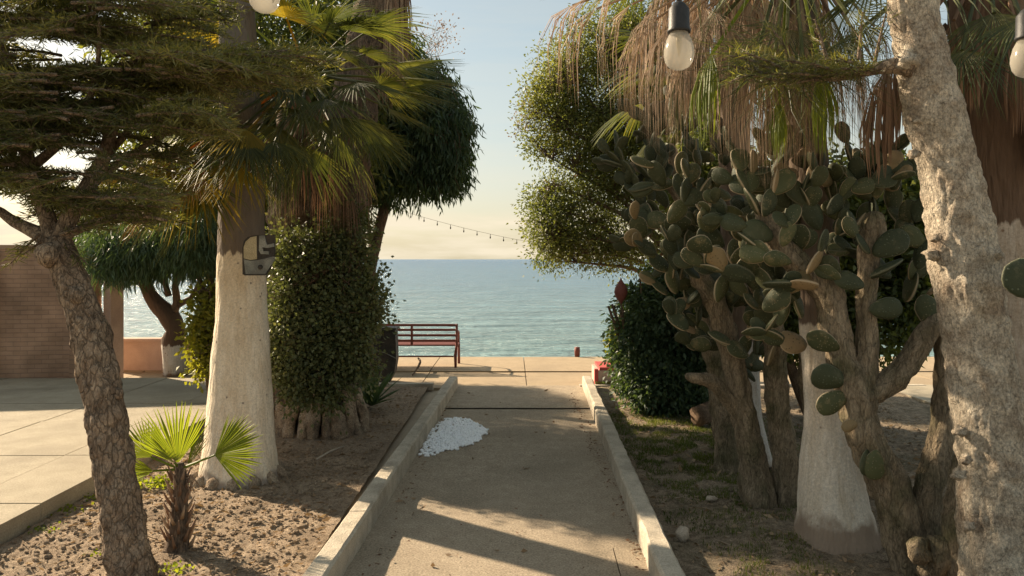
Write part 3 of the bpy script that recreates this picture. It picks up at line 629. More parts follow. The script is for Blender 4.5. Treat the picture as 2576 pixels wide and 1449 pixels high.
# small posts and planter
t0 = MB().tube([G(1452, 897), G(1452, 897)+Vector((0, 0, .1)), G(1452, 897)+Vector((0, 0, .165))], [.045, .05, .046], 12).build('bollard', M['rust'], smooth=True)
tag(t0, 'short rusty stub bollard on the edge of the promenade', 'bollard')
t0 = thing('planter_box', 'low pink masonry planter with a red top at the end of the right kerb', 'planter', (1.4, 10.2, 0))
MB().box((1.47, 10.26, .1), (.66, .62, .2)).build('body', M['wallpink'], t0, smooth=False)
MB().box((1.48, 10.26, .222), (.60, .6, .04)).build('top_slab', M['redpaint'], t0, smooth=False)
MB().box((1.135, 9.97, .11), (.05, .06, .22)).build('corner', M['redpaint'], t0, smooth=False)
MB().box((1.45, 9.93, .02), (.66, .06, .07)).build('moss_strip', M['moss'], t0, smooth=False)
MB().box((1.83, 10.1, .23), (.07, .3, .46)).build('end_post', M['wallpink'], t0, smooth=False)

# ------------------------------------------------------------------ foam on the path
ring = [(1050, 1150), (1062, 1108), (1092, 1075), (1128, 1052), (1165, 1054), (1200, 1066), (1223, 1082), (1212, 1102), (1180, 1120), (1130, 1132), (1085, 1150)]
pts = [G(*p) for p in ring]; cx = sum(p.x for p in pts)/len(pts); cy = sum(p.y for p in pts)/len(pts)
def inside(x, y):
    c = False; j = len(pts)-1
    for i in range(len(pts)):
        if (pts[i].y > y) != (pts[j].y > y) and x < (pts[j].x-pts[i].x)*(y-pts[i].y)/(pts[j].y-pts[i].y)+pts[i].x: c = not c
        j = i
    return c
t0 = thing('soap_foam', 'patch of white soap foam lying on the path beside the left kerb', 'foam', (cx, cy, 0))
x0, x1, y0, y1 = min(p.x for p in pts), max(p.x for p in pts), min(p.y for p in pts), max(p.y for p in pts)
V = [(cx, cy, .006)]
for i in range(66):
    u = i/66*len(pts); a0, b0 = pts[int(u) % len(pts)], pts[(int(u)+1) % len(pts)]; p_ = a0.lerp(b0, u % 1); w_ = .80+.12*noise.noise(Vector((i*.37, 2, 1)))+.05*math.sin(i*2.3); V.append((cx+(p_.x-cx)*w_+.03, cy+(p_.y-cy)*w_, .0055))
MB().add(V, [(0, i+1, (i+1) % 66+1) for i in range(66)]).build('film', M['foam'], t0)
mb = MB(); k = 0
tmpl = [uv_blob(1, 1, .75, 8, 5, .1, s) for s in range(4)]
def edge_d(x, y): return min(((Vector((x, y))-Vector((pts[i].x, pts[i].y))).length) for i in range(len(pts)))
while k < 6500:
    x, y = random.uniform(x0-.03, x1+.03), random.uniform(y0-.04, y1+.04)
    jx, jy = x+.07*noise.noise(Vector((x*9, y*9, 0)))+.03*noise.noise(Vector((x*35, y*35, 0))), y+.10*noise.noise(Vector((x*9, y*7, 4)))
    if not inside(jx, jy): continue
    left = (x-x0)/(x1-x0)
    if noise.noise(Vector((x*26, y*26, 2))) > -.05+left*.5: k += .3; continue
    r = random.choice((.004, .005, .007, .010, .014))*random.uniform(.8, 1.25); vs, fs = random.choice(tmpl)
    ed = min(1, min(abs(x-x0), abs(x1-x), abs(y-y0), abs(y1-y))/.15)
    hgt = .003+.014*ed*random.random()
    mb.add([(x+v.x*r, y+v.y*r, hgt+v.z*r) for v in vs], fs); k += 1
mb.build('bubbles', M['foam'], t0, kind='stuff')

# ------------------------------------------------------------------ trees: left foreground tree
GT = 'fan palms planted along the path'
def poly(pts, d0, d1=None):
    d1 = d1 or d0; n = len(pts); return [W(p[0], p[1], d0+(d1-d0)*i/(n-1)) for i, p in enumerate(pts)]
def near_tree():
    t_ = thing('leaning_tree', 'small rough barked tree with leaning brown trunk beside the sidewalk', 'tree', G(335, 1449))
    d = 3.9
    tp = [(345, 1560), (330, 1449), (308, 1300), (280, 1140), (258, 1000), (235, 880), (205, 770), (170, 680), (140, 610)]
    tr = [.125, .115, .107, .10, .098, .094, .088, .084, .08]
    tr = [r*.98 for r in tr]
    mb = MB(); P = poly(tp, 3.85, 4.1); mb.tube(P, tr, 56, amp=.16, fr=4, res=.014, seed=3, ridge=.13, rk=2.4, rs=9)
    # knots
    for (kx, ky, kr) in ((250, 1118, .03), (300, 990, .022), (200, 815, .028), (118, 640, .05), (190, 745, .03)):
        vs, fs = uv_blob(kr*1.1, kr, kr*1.3, 10, 7, .5, kx); c = W(kx, ky, 3.95); mb.add([v+c for v in vs], fs)
    mb.build('trunk', M['bark_dry'], t_)
    top = P[-1]; hubs = [top]
    br = [([(145, 625), (90, 585), (40, 560), (-20, 520), (-120, 480)], .05, 4.1, 4.3),
          ([(140, 620), (110, 520), (70, 400), (40, 250), (-10, 60), (-40, -120)], .055, 4.1, 4.5),
          ([(145, 615), (190, 520), (260, 400), (300, 250), (380, 100), (420, -100)], .055, 4.1, 4.4),
          ([(150, 600), (240, 560), (330, 540), (420, 555)], .028, 4.1, 4.0),
          ([(210, 480), (330, 390), (440, 330), (560, 350)], .025, 4.2, 4.6),
          ([(260, 400), (400, 260), (560, 215), (680, 230)], .026, 4.3, 4.6),
          ([(80, 420), (180, 330), (240, 200), (250, 50)], .03, 4.3, 3.9),
          ([(60, 330), (-40, 260), (-150, 200)], .03, 4.4, 4.6)]
    mb = MB()
    for pp, r, a_, b2 in br:
        Q = poly(pp, a_, b2); mb.tube(Q, [r*(1-.75*i/(len(Q)-1)) for i in range(len(Q))], 9, amp=.15, fr=5, res=.06)
        for i in range(1, len(Q)): hubs += [Q[i], (Q[i]+Q[i-1])/2]
    mb.build('branches', M['bark_dry'], t_)
    gap = [(110, 115, 80, 24), (210, 150, 50, 24), (190, 122, 40, 14), (150, 405, 48, 34), (205, 245, 40, 14), (215, 212, 26, 14), (50, 590, 120, 42), (20, 520, 50, 26), (180, 545, 26, 18), (80, 30, 30, 12), (480, 110, 30, 12), (100, 280, 18, 14)]
    rr = random.Random(5); specs = []
    def bough(x, y, d, dx, dy, dd, wd):
        specs.append((W(x, y, d), W(x+dx, y+dy, d+dd), wd))
    # (centre x, centre y, half width, half height, count): the layers of foliage as they lie in the crown
    for (cx_, cy_, hw, hh, n) in ((60, 60, 200, 90, 34), (300, 40, 210, 90, 30), (130, 230, 190, 60, 40), (340, 190, 190, 70, 26), (470, 165, 120, 45, 20), (60, 330, 130, 50, 30), (330, 300, 170, 40, 18), (260, 400, 150, 34, 10), (70, 420, 110, 40, 18), (240, 510, 130, 30, 18), (100, 500, 90, 30, 7), (-120, 220, 120, 260, 22), (150, -120, 350, 90, 22), (640, 160, 110, 26, 10)):
        for k in range(int(n*2.4)):
            x, y = cx_+rr.uniform(-hw, hw), cy_+rr.uniform(-hh, hh); d = rr.uniform(3.75, 4.9); sg = 1 if x > 120+rr.gauss(0, 120) else -1
            dx = sg*rr.uniform(110, 230); dy = rr.uniform(-10, 45)
            x -= dx*.5
            if any(((x+dx*u-gx)/ga)**2+((y+dy*u-gy)/gb)**2 < 1 for gx, gy, ga, gb in gap for u in (0, .35, .7, 1.)): continue
            bough(x, y, d, dx, dy, rr.uniform(-.25, .25), rr.uniform(.10, .19))
    for (x, y, dx, dy) in ((150, 590, 150, -35), (190, 575, 170, -20), (250, 560, 150, -10), (120, 600, -60, 40), (100, 590, -70, 70), (330, 560, 70, -5), (160, 610, 60, 55)): bough(x, y, 4.05, dx, dy, 0, .07 if y > 595 else .12)
    sprays(t_, 'crown', specs, M['lf_needle'], M['bark_dry'], seed=2, nl=.056, nw=.0062)
near_tree()

# ------------------------------------------------------------------ palms
def palm_trunk(t_, pts, d0, d1, rad, mat, n=28, amp=.05, fr=3, name='trunk', res=.06, seed=0., ridge=.02, rk_=6., rs_=2.):
    P = poly(pts, d0, d1); MB().tube(P, rad, max(n, 48), amp=amp, fr=fr, res=.03, seed=seed, ridge=ridge, rk=rk_, rs=rs_).build(name, mat, t_); return P
def roots(t_, c, r, n, mat, hmax=.12, name='root'):
    for i in range(n):
        a = 2*PI*i/n+random.uniform(-.1, .1); k = r*random.uniform(.85, 1.1); q = Vector((math.cos(a), math.sin(a), 0))
        h = hmax*random.uniform(.6, 1.2)
        MB().tube([c+q*k*.75+Vector((0, 0, h)), c+q*k*.97+Vector((0, 0, h*.5)), c+q*k*1.22+Vector((0, 0, -.02))], [r*.12, r*.15, r*.10], 6, amp=.3, fr=9).build(name, mat, t_)

# B: whitewashed palm left
M['palmB'] = painted_trunk_mat('lime_painted_palm_bark', 1.74, (.14, .115, .095), (.22, .18, .145), paint=(.84, .74, .59), foot=.06)
tB = thing('fan_palm', 'tall palm with whitewashed lower trunk left of the path, behind the little palm', 'palm tree', G(600, 1215), GT)
palm_trunk(tB, [(602, 1250), (602, 1212), (603, 1160), (604, 1080), (606, 950), (608, 800), (608, 640), (608, 400), (600, 150), (594, -50), (585, -300), (560, -1750)], 5.72, 5.95,
           [.325, .31, .285, .26, .232, .20, .178, .170, .145, .13, .13, .13], M['palmB'], amp=.035, n=40)
cB = W(560, -1750, 5.95)
for i in range(22):
    a_ = i*2.4+.3; el = 1.1-1.5*(i/22)
    frond(tB, M['frond'], cB, a_, el, random.uniform(.8, 1.1), random.uniform(.65, .8), droop=.5, nseg=24)
for i in range(12):
    frond(tB, M['dead'], cB-Vector((0, 0, .15)), i*2.4+1, -1.0-random.random()*.4, .5, .7, name='dead_frond', nseg=18, seg_hang=.8, thin=.6)
cbase = G(600, 1200)
for i in range(14):
    a_ = -PI*.95+PI*1.9*i/13; q = Vector((math.sin(a_), -math.cos(a_), 0)); k = .31
    MB().tube([cbase+q*k*.86+Vector((0, 0, .06)), cbase+q*k*1.0+Vector((0, 0, .03)), cbase+q*k*1.25+Vector((0, 0, -.03))], [.045, .055, .03], 7, amp=.3, fr=8).build('root', M['rootpale'], tB)

# plate nailed on the palm
t0 = thing('metal_plate', 'weathered grey and yellow metal plate fixed on the whitewashed palm trunk', 'metal plate', W(645, 640, 5.5))
def plate(ptspx, d, th, m_, name, parent):
    P = [W(x, y, d) for x, y in ptspx]; n_ = len(P); Q = [p+Vector((0, th, 0)) for p in P]
    fs = [tuple(range(n_)), tuple(range(2*n_-1, n_-1, -1))]+[(i, i+n_, (i+1) % n_+n_, (i+1) % n_) for i in range(n_)]
    return MB().add(P+Q, fs).build(name, m_, parent, smooth=False)
d = 5.40
plate([(610, 690), (609, 625), (613, 607), (623, 596), (640, 591), (690, 591), (690, 640), (680, 672), (668, 693), (616, 693)], d, .03, M['darkmetal'], 'backing', t0)
plate([(613, 650), (613, 622), (618, 608), (630, 597), (645, 594), (646, 652), (630, 654)], d-.008, .012, M['plate_yellow'], 'yellow_panel', t0)
plate([(613, 652), (630, 656), (650, 654), (688, 645), (690, 655), (678, 672), (667, 689), (618, 689)], d-.006, .01, M['plate_grey'], 'grey_panel', t0)
plate([(652, 593), (665, 592), (668, 608), (672, 616), (688, 612), (690, 620), (672, 624), (660, 622), (662, 632), (676, 632), (676, 640), (656, 639), (651, 630)], d-.012, .012, M['plate_grey'], 'hook', t0)
MB().tube([W(655, 672, d-.012), W(655, 672, d-.004)], [.018, .018], 10).build('bolt', M['darkmetal'], t0)

# E: fan palm whose crown hangs over the white trunk
tE = thing('fan_palm', 'shaggy fan palm behind the whitewashed palm, yellow and orange leaves hanging left', 'palm tree', (-2.0, 6.75, 0), GT)
palm_trunk(tE, [(752, 1075), (750, 1000), (748, 900), (748, 600), (755, 400), (765, 260)], 7.5, 6.9, [.25, .25, .26, .26, .24, .20], M['palmfibre'], amp=.12, fr=6, ridge=.1, rk_=5, rs_=7)
cE = W(770, 190, 6.55)
for i in range(10):
    a_ = -1.9+3.6*i/9; q = Vector((math.sin(a_), -math.cos(a_), 0)); k = .30; h = random.uniform(.25, .5); cr_ = W(752, 1072, 7.5)
    MB().tube([cr_+q*k*.78+Vector((0, 0, h+.1)), cr_+q*k*1.0+Vector((random.uniform(-.03, .03), 0, h*.5)), cr_+q*k*1.1+Vector((0, 0, -.04))], [.03, random.uniform(.035, .085), random.uniform(.03, .07)], 10, amp=.6, fr=8, res=.03, seed=i, ridge=.2, rk=2, rs=8).build('root', M['rootpale'], tE)
tgt = [  # measured places of fan centres: px, py, distance, radius, material
    (1020, 185, 6.5, .60, 'frond'), (1000, 150, 6.6, .62, 'frond'), (1010, 215, 6.6, .5, 'frond'), (930, 60, 6.2, .55, 'frond'), (830, 40, 5.9, .5, 'frond'), (720, 30, 5.9, .55, 'frond_y'), (900, 190, 5.9, .55, 'frond'),
    (560, 330, 5.2, .50, 'frond'), (620, 330, 5.15, .48, 'frond'), (480, 400, 5.3, .55, 'frond_y'), (430, 430, 5.5, .55, 'frond_o'), (520, 450, 5.4, .5, 'frond'), (350, 390, 5.6, .5, 'frond_y'),
    (400, 360, 5.9, .6, 'frond'), (470, 300, 5.7, .55, 'frond'), (700, 300, 5.6, .5, 'frond'), (760, 350, 5.8, .55, 'frond'), (850, 330, 6.0, .5, 'frond'), (900, 290, 6.4, .55, 'frond'),
    (560, 180, 5.6, .55, 'frond'), (470, 200, 5.9, .6, 'frond'), (680, 150, 5.5, .5, 'frond'), (600, 80, 6.3, .6, 'frond_y'), (780, 120, 5.6, .45, 'frond'), 
    (980, 260, 6.7, .45, 'frond'), (820, 230, 5.7, .5, 'frond'), (640, 60, 6.6, .6, 'frond_s'), (940, 330, 6.9, .45, 'frond'), (430, 80, 6.3, .6, 'frond'), (520, 40, 6.2, .5, 'frond_y'),
    (620, 300, 5.25, .45, 'frond_y'), (690, 330, 5.3, .42, 'frond'), (600, 390, 5.2, .4, 'frond_y'), (540, 290, 5.3, .45, 'frond'), (440, 350, 5.5, .5, 'frond_y'), (370, 420, 5.7, .5, 'frond_o'), (300, 400, 5.9, .5, 'frond_y'), (420, 470, 5.35, .42, 'frond'), (480, 430, 5.25, .42, 'frond_o'), (380, 380, 5.4, .45, 'frond_y'), (330, 440, 5.5, .4, 'frond_o'), 
    (850, 120, 5.8, .5, 'frond'), (920, 120, 6.0, .5, 'frond'), (880, 60, 6.0, .5, 'frond'), (790, 60, 6.1, .5, 'frond'), (960, 200, 6.3, .5, 'frond'), (840, 280, 5.8, .5, 'frond'), (760, 260, 5.6, .45, 'frond'), (620, 160, 5.4, .45, 'frond'), (540, 130, 5.6, .5, 'frond'), (650, 170, 5.5, .5, 'frond'), (720, 200, 5.6, .5, 'frond')]
for px, py, dd, R, mm_ in tgt:
    az, el, L = dirp(cE, px, py, dd)
    frond(tE, M[mm_], cE, az, el, L*.98, R*random.uniform(.9, 1.1), nseg=40, span=2.8, droop=.35 if px < 940 else .06, split=.42, roll=random.uniform(-.5, .5), wob=.06, sag=.12, pet_r=.011)
for i in range(16):
    a_ = PI+random.uniform(-1.9, 1.9)
    frond(tE, M['dead_dark'] if i % 3 else M['frond'], cE-Vector((0, 0, random.uniform(.1, .5))), a_, -.7-random.random()*.6, random.uniform(.3, .6), random.uniform(.38, .52), name='dead_frond', nseg=22, seg_hang=.75, thin=.5, droop=.4)

# C: ivy grown palm, tall
tC = thing('fan_palm', 'tall brown palm with ivy round its foot and a hanging brown leaf skirt', 'palm tree', G(800, 1080), GT)
palm_trunk(tC, [(800, 1100), (812, 1000), (830, 800), (838, 650), (850, 500), (868, 380), (905, 200), (940, 60), (965, -100), (1000, -1250)], 7.4, 7.3, [.30, .30, .29, .29, .275, .25, .22, .21, .2, .2], M['palmfibre'], amp=.10, fr=5, ridge=.08, rk_=5, rs_=7)
cC = W(985, -120, 7.3)
for i in range(44):
    a_ = i*2.39996; z = random.uniform(-.35, .35)
    frond(tC, M['dead'] if i % 3 else M['dead_dark'], cC+Vector((0, 0, z)), a_, -1.25-random.random()*.25, .28, random.uniform(.45, .62), name='dead_frond', nseg=20, seg_hang=.95, thin=.6, droop=.5)
for i in range(20):
    frond(tC, M['frond'], W(1000, -1200, 7.3), i*2.4, .9-1.3*i/20, .8, .7, nseg=24, droop=.4)
cf = G(815, 1082)
for i in range(15):
    a_ = -2.0+4.0*i/14; q = Vector((math.sin(a_), -math.cos(a_), 0)); k = .40; h = random.uniform(.22, .42)
    MB().tube([cf+q*k*.78+Vector((0, 0, h+.1)), cf+q*k*.98+Vector((random.uniform(-.03, .03), 0, h*.5)), cf+q*k*1.04+Vector((0, 0, -.03))], [.03, random.uniform(.035, .08), random.uniform(.03, .07)], 12, amp=.6, fr=7, res=.03, seed=i, ridge=.25, rk=2, rs=9).build('root', M['rootpale'], tC)

# ivy shrub
tI = thing('ivy_shrub', 'dense dark green ivy shrub growing round the brown palm foot', 'shrub', G(800, 1040))
ib = [(775, 850, 6.5, 95, 100, .24), (860, 770, 6.55, 90, 85, .24), (760, 710, 6.5, 70, 80, .2), (870, 890, 6.55, 50, 70, .2), (850, 650, 6.55, 62, 52, .18), (735, 925, 6.6, 42, 50, .15), (790, 640, 6.55, 45, 30, .16), (920, 755, 6.55, 28, 40, .12), (715, 800, 6.65, 30, 60, .12), (900, 830, 6.55, 26, 30, .14), (700, 700, 6.7, 20, 40, .1), (810, 960, 6.6, 60, 24, .14), (880, 615, 6.6, 20, 26, .1), (935, 800, 6.6, 14, 20, .08), (800, 590, 6.7, 40, 40, .12), (730, 620, 6.7, 35, 34, .12), (880, 570, 6.75, 26, 40, .1), (700, 880, 6.5, 22, 26, .1), (830, 985, 6.6, 22, 34, .1), (905, 930, 6.6, 20, 40, .1), (750, 990, 6.6, 18, 26, .1)]
hubs = [W(800, 960, 6.45), W(830, 800, 6.45), W(800, 700, 6.45), W(870, 700, 6.45), W(850, 880, 6.45), W(760, 850, 6.45)]
crown(tI, 'crown', ib, 1800, .15, 26, .038, .03, M['lf_ivy'], droop=.35, surf=.3, hole=.36, hscale=3.2, hubs=hubs, tfrac=.25, spread=1.1, tr=.005)
mb = MB()
for i in range(9):
    a = Vector((-1.90+random.uniform(-.2, .2), 7.35, 0)); mb.tube([a, a+Vector((random.uniform(-.1, .1), 0, .6)), Vector(random.choice(hubs))+Vector((random.uniform(-.1, .1), 0, 0))], [.03, .022, .012], 6, amp=.2)
mb.build('stems', M['bark_dark'], tI)
mb = MB(); SP, SA = [], []
for i in range(110):
    b_ = random.choice(ib); an = random.uniform(0, 2*PI); ex, ey = b_[0]+b_[3]*.85*math.cos(an), b_[1]+b_[4]*.85*math.sin(an)
    if ex < 690 or ey > 985: continue
    a = W(ex, ey, b_[2]-random.uniform(0, .2)); L = random.uniform(.10, .26); d_2 = Vector((math.cos(an)*.8+random.gauss(0, .3), -random.random()*.5, -math.sin(an)*.6+random.gauss(.1, .4))).normalized(); b2 = a+d_2*L; m_2 = (a+b2)/2+Vector((0, 0, .03))
    mb.tube([a, m_2, b2-Vector((0, 0, .02))], [.004, .003, .0015], 4, cap=False)
    for k in range(int(L*75)): SP.append(a.lerp(b2, random.random())+Vector((random.gauss(0, .012),)*3)); SA.append((random.gauss(0, 1), random.gauss(0, 1), random.gauss(0, 1)))
mb.build('shoots', M['bark_dry'], tI, kind='stuff'); leaves('shoot_leaves', np.array(SP), np.array(SA), .036, .028, M['lf_ivy'], tI, kind='stuff')

# F: drooping tree
tF = thing('weeping_tree', 'dark weeping tree with hanging narrow leaves left of the sea view', 'tree', (-2.15, 10.2, 0))
dF = 9.6
P = poly([(925, 985), (922, 860), (928, 700), (948, 600), (968, 520), (985, 440)], dF); mbF = MB(); mbF.tube(P, [.10, .095, .085, .075, .07, .06], 10, amp=.12, res=.12)
hubs = []
for pp, r in (([(985, 440), (1020, 360), (1080, 330), (1120, 380)], .04), ([(980, 450), (960, 350), (1000, 250), (1060, 190)], .05), ([(985, 430), (1040, 450), (1080, 470)], .03), ([(940, 640), (925, 560), (915, 480)], .04), ([(1000, 260), (1080, 200), (1120, 200)], .02)):
    Q = poly(pp, dF, dF-.1); mbF.tube(Q, [r*(1-.7*i/(len(Q)-1)) for i in range(len(Q))], 7, amp=.1, res=.12); hubs += Q
mbF.build('trunk', M['bark_dark'], tF)
fb = [(1060, 330, dF, 115, 105, .6), (960, 330, dF-.1, 90, 140, .6), (1120, 420, dF, 62, 60, .4), (1050, 210, dF, 85, 60, .45), (980, 450, dF, 65, 55, .35), (1120, 290, dF, 50, 60, .35), (920, 430, dF, 60, 90, .4), (1075, 440, dF, 70, 50, .35), (1000, 150, dF, 60, 60, .4)]
crown(tF, 'crown', fb, 1700, .12, 17, .115, .022, M['lf_blue'], droop=1.5, surf=.6, hubs=hubs, tfrac=.35, spread=.5, tr=.006)
mb = MB(); SP, SA = [], []
for i in range(75):      # hanging sprays on the rim
    a = W(random.uniform(960, 1185), random.uniform(250, 480), dF+random.uniform(-.4, .3)); 
    if i % 2: a = W(random.uniform(1130, 1190), random.uniform(260, 420), dF)
    L = random.uniform(.2, .5); b2 = a+Vector((random.uniform(-.02, .10), 0, -L)); mb.tube([a, (a+b2)/2+Vector((.03, 0, 0)), b2], [.004, .003, .002], 3, cap=False)
    for k in range(16):
        u = k/16; p_ = a.lerp(b2, u); SP.append(p_); SA.append((random.uniform(-.6, .6), random.uniform(-.6, .6), -1))
mb.build('hanging_twigs', M['bark_dark'], tF, kind='stuff'); leaves('hanging_leaves', np.array(SP), np.array(SA), .09, .019, M['lf_blue'], tF, kind='stuff')
# pale twigs with dry flowers above it
SP, SA = [], []; mb = MB()
for i in range(34):
    a = W(random.uniform(1020, 1110), random.uniform(120, 190), 9.9); b2 = W(random.uniform(1000, 1160), random.uniform(50, 130), 9.9)
    if b2.x < a.x-.3: continue
    mb.tube([a, (a+b2)/2+Vector((.02, 0, .04)), b2], [.004, .003, .002], 3, cap=False)
    for k in range(9): SP.append(b2+Vector((random.gauss(0, .05), random.gauss(0, .05), random.gauss(0, .05)))); SA.append((random.gauss(0, 1), random.gauss(0, 1), random.gauss(0, 1)))
mb.build('flower_stalks', M['dead'], tF, kind='stuff'); leaves('dry_flowers', np.array(SP), np.array(SA), .035, .022, M['dead'], tF, kind='stuff')

# G: twisted tree beyond the sidewalk
M['trunkG'] = painted_trunk_mat('lime_painted_dark_bark', .42, (.075, .05, .035), (.14, .095, .065), paint=(.55, .53, .49))
tG = thing('twisted_tree', 'dark twisted tree with whitewashed foot beyond the sidewalk', 'tree', G(442, 938))
mb = MB(); mb.tube(poly([(442, 945), (438, 890), (436, 858), (442, 830), (425, 795), (395, 765), (378, 740), (362, 700), (345, 620)], 11.0), [.19, .165, .16, .13, .14, .12, .10, .085, .07], 12, amp=.16, res=.08, fr=4)
mb.build('trunk', M['trunkG'], tG)
mb = MB(); hubs = []
for pp, r in (([(430, 800), (445, 760), (440, 720), (470, 670), (520, 610)], .07), ([(445, 770), (480, 750), (505, 700), (540, 640)], .045), ([(365, 700), (320, 640), (260, 610)], .05), ([(425, 745), (410, 680), (420, 600)], .05), ([(345, 640), (300, 560), (250, 520)], .04)):
    Q = poly(pp, 11.0); mb.tube(Q, [r*(1-.6*i/(len(Q)-1)) for i in range(len(Q))], 7, amp=.15, res=.12); hubs += Q
mb.build('branches', M['bark_dark'], tG)
crown(tG, 'crown', [(330, 640, 10.8, 115, 58, .8), (450, 620, 10.8, 115, 60, .8), (540, 640, 10.6, 40, 60, .5), (300, 560, 10.8, 110, 70, .8), (470, 540, 11, 150, 70, .8), (270, 640, 10.6, 42, 45, .5), (540, 590, 10.6, 60, 60, .5), (620, 560, 11.2, 120, 120, .8), (720, 600, 11.2, 120, 110, .8)],
      2100, .15, 18, .14, .02, M['lf_blue'], droop=1.3, hubs=hubs, tfrac=.2, spread=.6, gap=[(325, 765, 50, 70), (480, 700, 22, 16), (450, 690, 20, 12)])
# I: yellow green bush
tJ = thing('leafy_bush', 'sunlit yellow green bush left of the whitewashed palm trunk', 'bush', (-3.2, 7.75, 0))
hubs = [W(500, 900, 7.7), W(520, 800, 7.7), W(480, 850, 7.7), W(500, 740, 7.7)]
crown(tJ, 'crown', [(520, 885, 7.7, 34, 60, .25), (525, 770, 7.7, 32, 50, .25), (500, 830, 7.6, 22, 50, .2), (570, 840, 7.8, 40, 130, .3)], 420, .08, 13, .055, .036, M['lf_bright'], droop=.3, hubs=hubs, tfrac=.5, surf=.5)
mb = MB()
for h in hubs: mb.tube([Vector((-3.14, 7.75, 0)), (Vector((-3.14, 7.75, 0))+h)/2+Vector((.05, 0, .1)), h], [.03, .02, .012], 6)
mb.build('stems', M['bark_dark'], tJ)

# more off-view shade givers seen only as hanging leaves: hedge and trees beyond the left palms
tK = thing('evergreen_tree', 'dense dark evergreen filling the gap behind the brown palms', 'tree', (-4.0, 9.0, 0))
MB().tube([(-3.6, 9.1, 0), (-3.5, 9.1, 1.4), (-3.7, 9.0, 2.8), (-3.4, 9.0, 4)], [.16, .13, .1, .06], 10, amp=.15, res=.2).build('trunk', M['bark_dark'], tK)
crown(tK, 'crown', [(700, 480, 9.0, 180, 180, .9), (560, 380, 9.0, 200, 160, .9), (820, 560, 8.6, 70, 160, .6), (640, 150, 9.2, 330, 200, 1.0), (860, 200, 8.6, 120, 260, .7), (380, 220, 9.2, 110, 130, .5), (700, 700, 8.8, 120, 110, .6)],
      3000, .17, 18, .10, .035, M['lf_dark'], droop=.5, hubs=[W(650, 400, 9), W(600, 200, 9), W(760, 500, 9), W(800, 250, 9)], tfrac=.1)

tZ = thing('weeping_shrub', 'dark weeping shrub hanging over the twisted tree, left of the whitewashed palm', 'shrub', (-3.6, 8.1, 0))
mb = MB(); hubs = []
for pp in ([(545, 1030), (530, 800), (470, 640), (400, 590)], [(545, 1030), (540, 780), (510, 620), (480, 570)], [(470, 640), (360, 600), (290, 610)]):
    Q = poly(pp, 8.1, 8.0); mb.tube(Q, [.04, .032, .022, .012][:len(Q)], 7, amp=.2, res=.1); hubs += Q[1:]
mb.build('trunk', M['bark_dark'], tZ)
crown(tZ, 'crown', [(410, 615, 8.0, 130, 55, .4), (300, 635, 8.0, 72, 58, .35), (500, 605, 7.9, 55, 70, .3)], 900, .13, 20, .13, .013, M['lf_blue'], droop=1.5, hubs=hubs, tfrac=.25, spread=.5)

# ------------------------------------------------------------------ right side
# olive crowned tree over the sea
tO = thing('olive_green_tree', 'round olive green tree right of the sea view, behind the cactus', 'tree', (3.6, 11.0, 0))
dO = 10.6
mb = MB(); root = W(1800, 960, dO); hubs = []
mb.tube([root, W(1790, 850, dO), W(1760, 770, dO), W(1700, 720, dO)], [.2, .17, .14, .11], 10, amp=.12, res=.15)
for pp, r in (([(1700, 720), (1640, 700), (1590, 675), (1510, 665), (1450, 660)], .045), ([(1740, 740), (1680, 640), (1600, 560), (1480, 500), (1400, 470)], .06), ([(1750, 760), (1700, 560), (1620, 450), (1520, 380), (1420, 320)], .07), ([(1760, 770), (1720, 480), (1650, 300), (1560, 160)], .08),
              ([(1680, 640), (1590, 620), (1500, 600), (1400, 590)], .04), ([(1660, 600), (1560, 500), (1460, 440), (1390, 400)], .035), ([(1640, 470), (1520, 300), (1440, 200)], .04), ([(1600, 640), (1500, 560), (1440, 540)], .03), ([(1620, 660), (1540, 640), (1470, 640)], .025), ([(1650, 560), (1540, 470), (1450, 420)], .03)):
    Q = poly(pp, dO, dO-.2); mb.tube(Q, [r*(1-.8*i/(len(Q)-1)) for i in range(len(Q))], 7, amp=.1, res=.12); hubs += Q[1:]
mb.build('trunk', M['bark_dark'], tO)
ob = [(1400, 270, dO, 75, 90, .5), (1430, 170, dO, 80, 75, .5), (1480, 330, dO, 90, 90, .6), (1400, 580, dO, 72, 60, .5), (1450, 625, dO, 90, 42, .45), (1385, 510, dO, 52, 55, .4), (1470, 560, dO, 90, 60, .5), (1530, 100, dO, 95, 75, .6), (1600, 200, dO, 110, 120, .7), (1385, 350, dO, 45, 40, .3), (1560, 640, dO, 80, 35, .4), (1700, 250, dO+.3, 120, 180, .7), (1430, 420, dO, 50, 45, .35), (1560, 420, dO, 100, 80, .5), (1740, 480, dO+.3, 90, 150, .6), (1600, 560, dO+.2, 110, 90, .6), (1600, 60, dO, 90, 50, .5), (1420, 240, dO, 95, 60, .5), (1500, 450, dO, 85, 60, .45), (1440, 480, dO, 60, 40, .3), (1650, 400, dO+.2, 100, 120, .5), (1540, 330, dO, 110, 70, .5)]
for a_ in range(16):
    an = a_*.4+1.2; q = random.choice(ob[:12]); ob.append((q[0]-q[3]*.9*abs(math.cos(an)), q[1]+q[4]*.9*math.sin(an), dO, random.uniform(22, 42), random.uniform(16, 34), .2))
crown(tO, 'crown', ob, 5000, .17, 24, .05, .022, M['lf_olive'], droop=.1, surf=.3, hole=.14, hscale=2.6, hubs=hubs, tfrac=.45, tr=.005, gap=[(1415, 440, 34, 14), (1590, 590, 40, 10), (1560, 690, 60, 14)])
SP, SA = [], []; mb = MB()
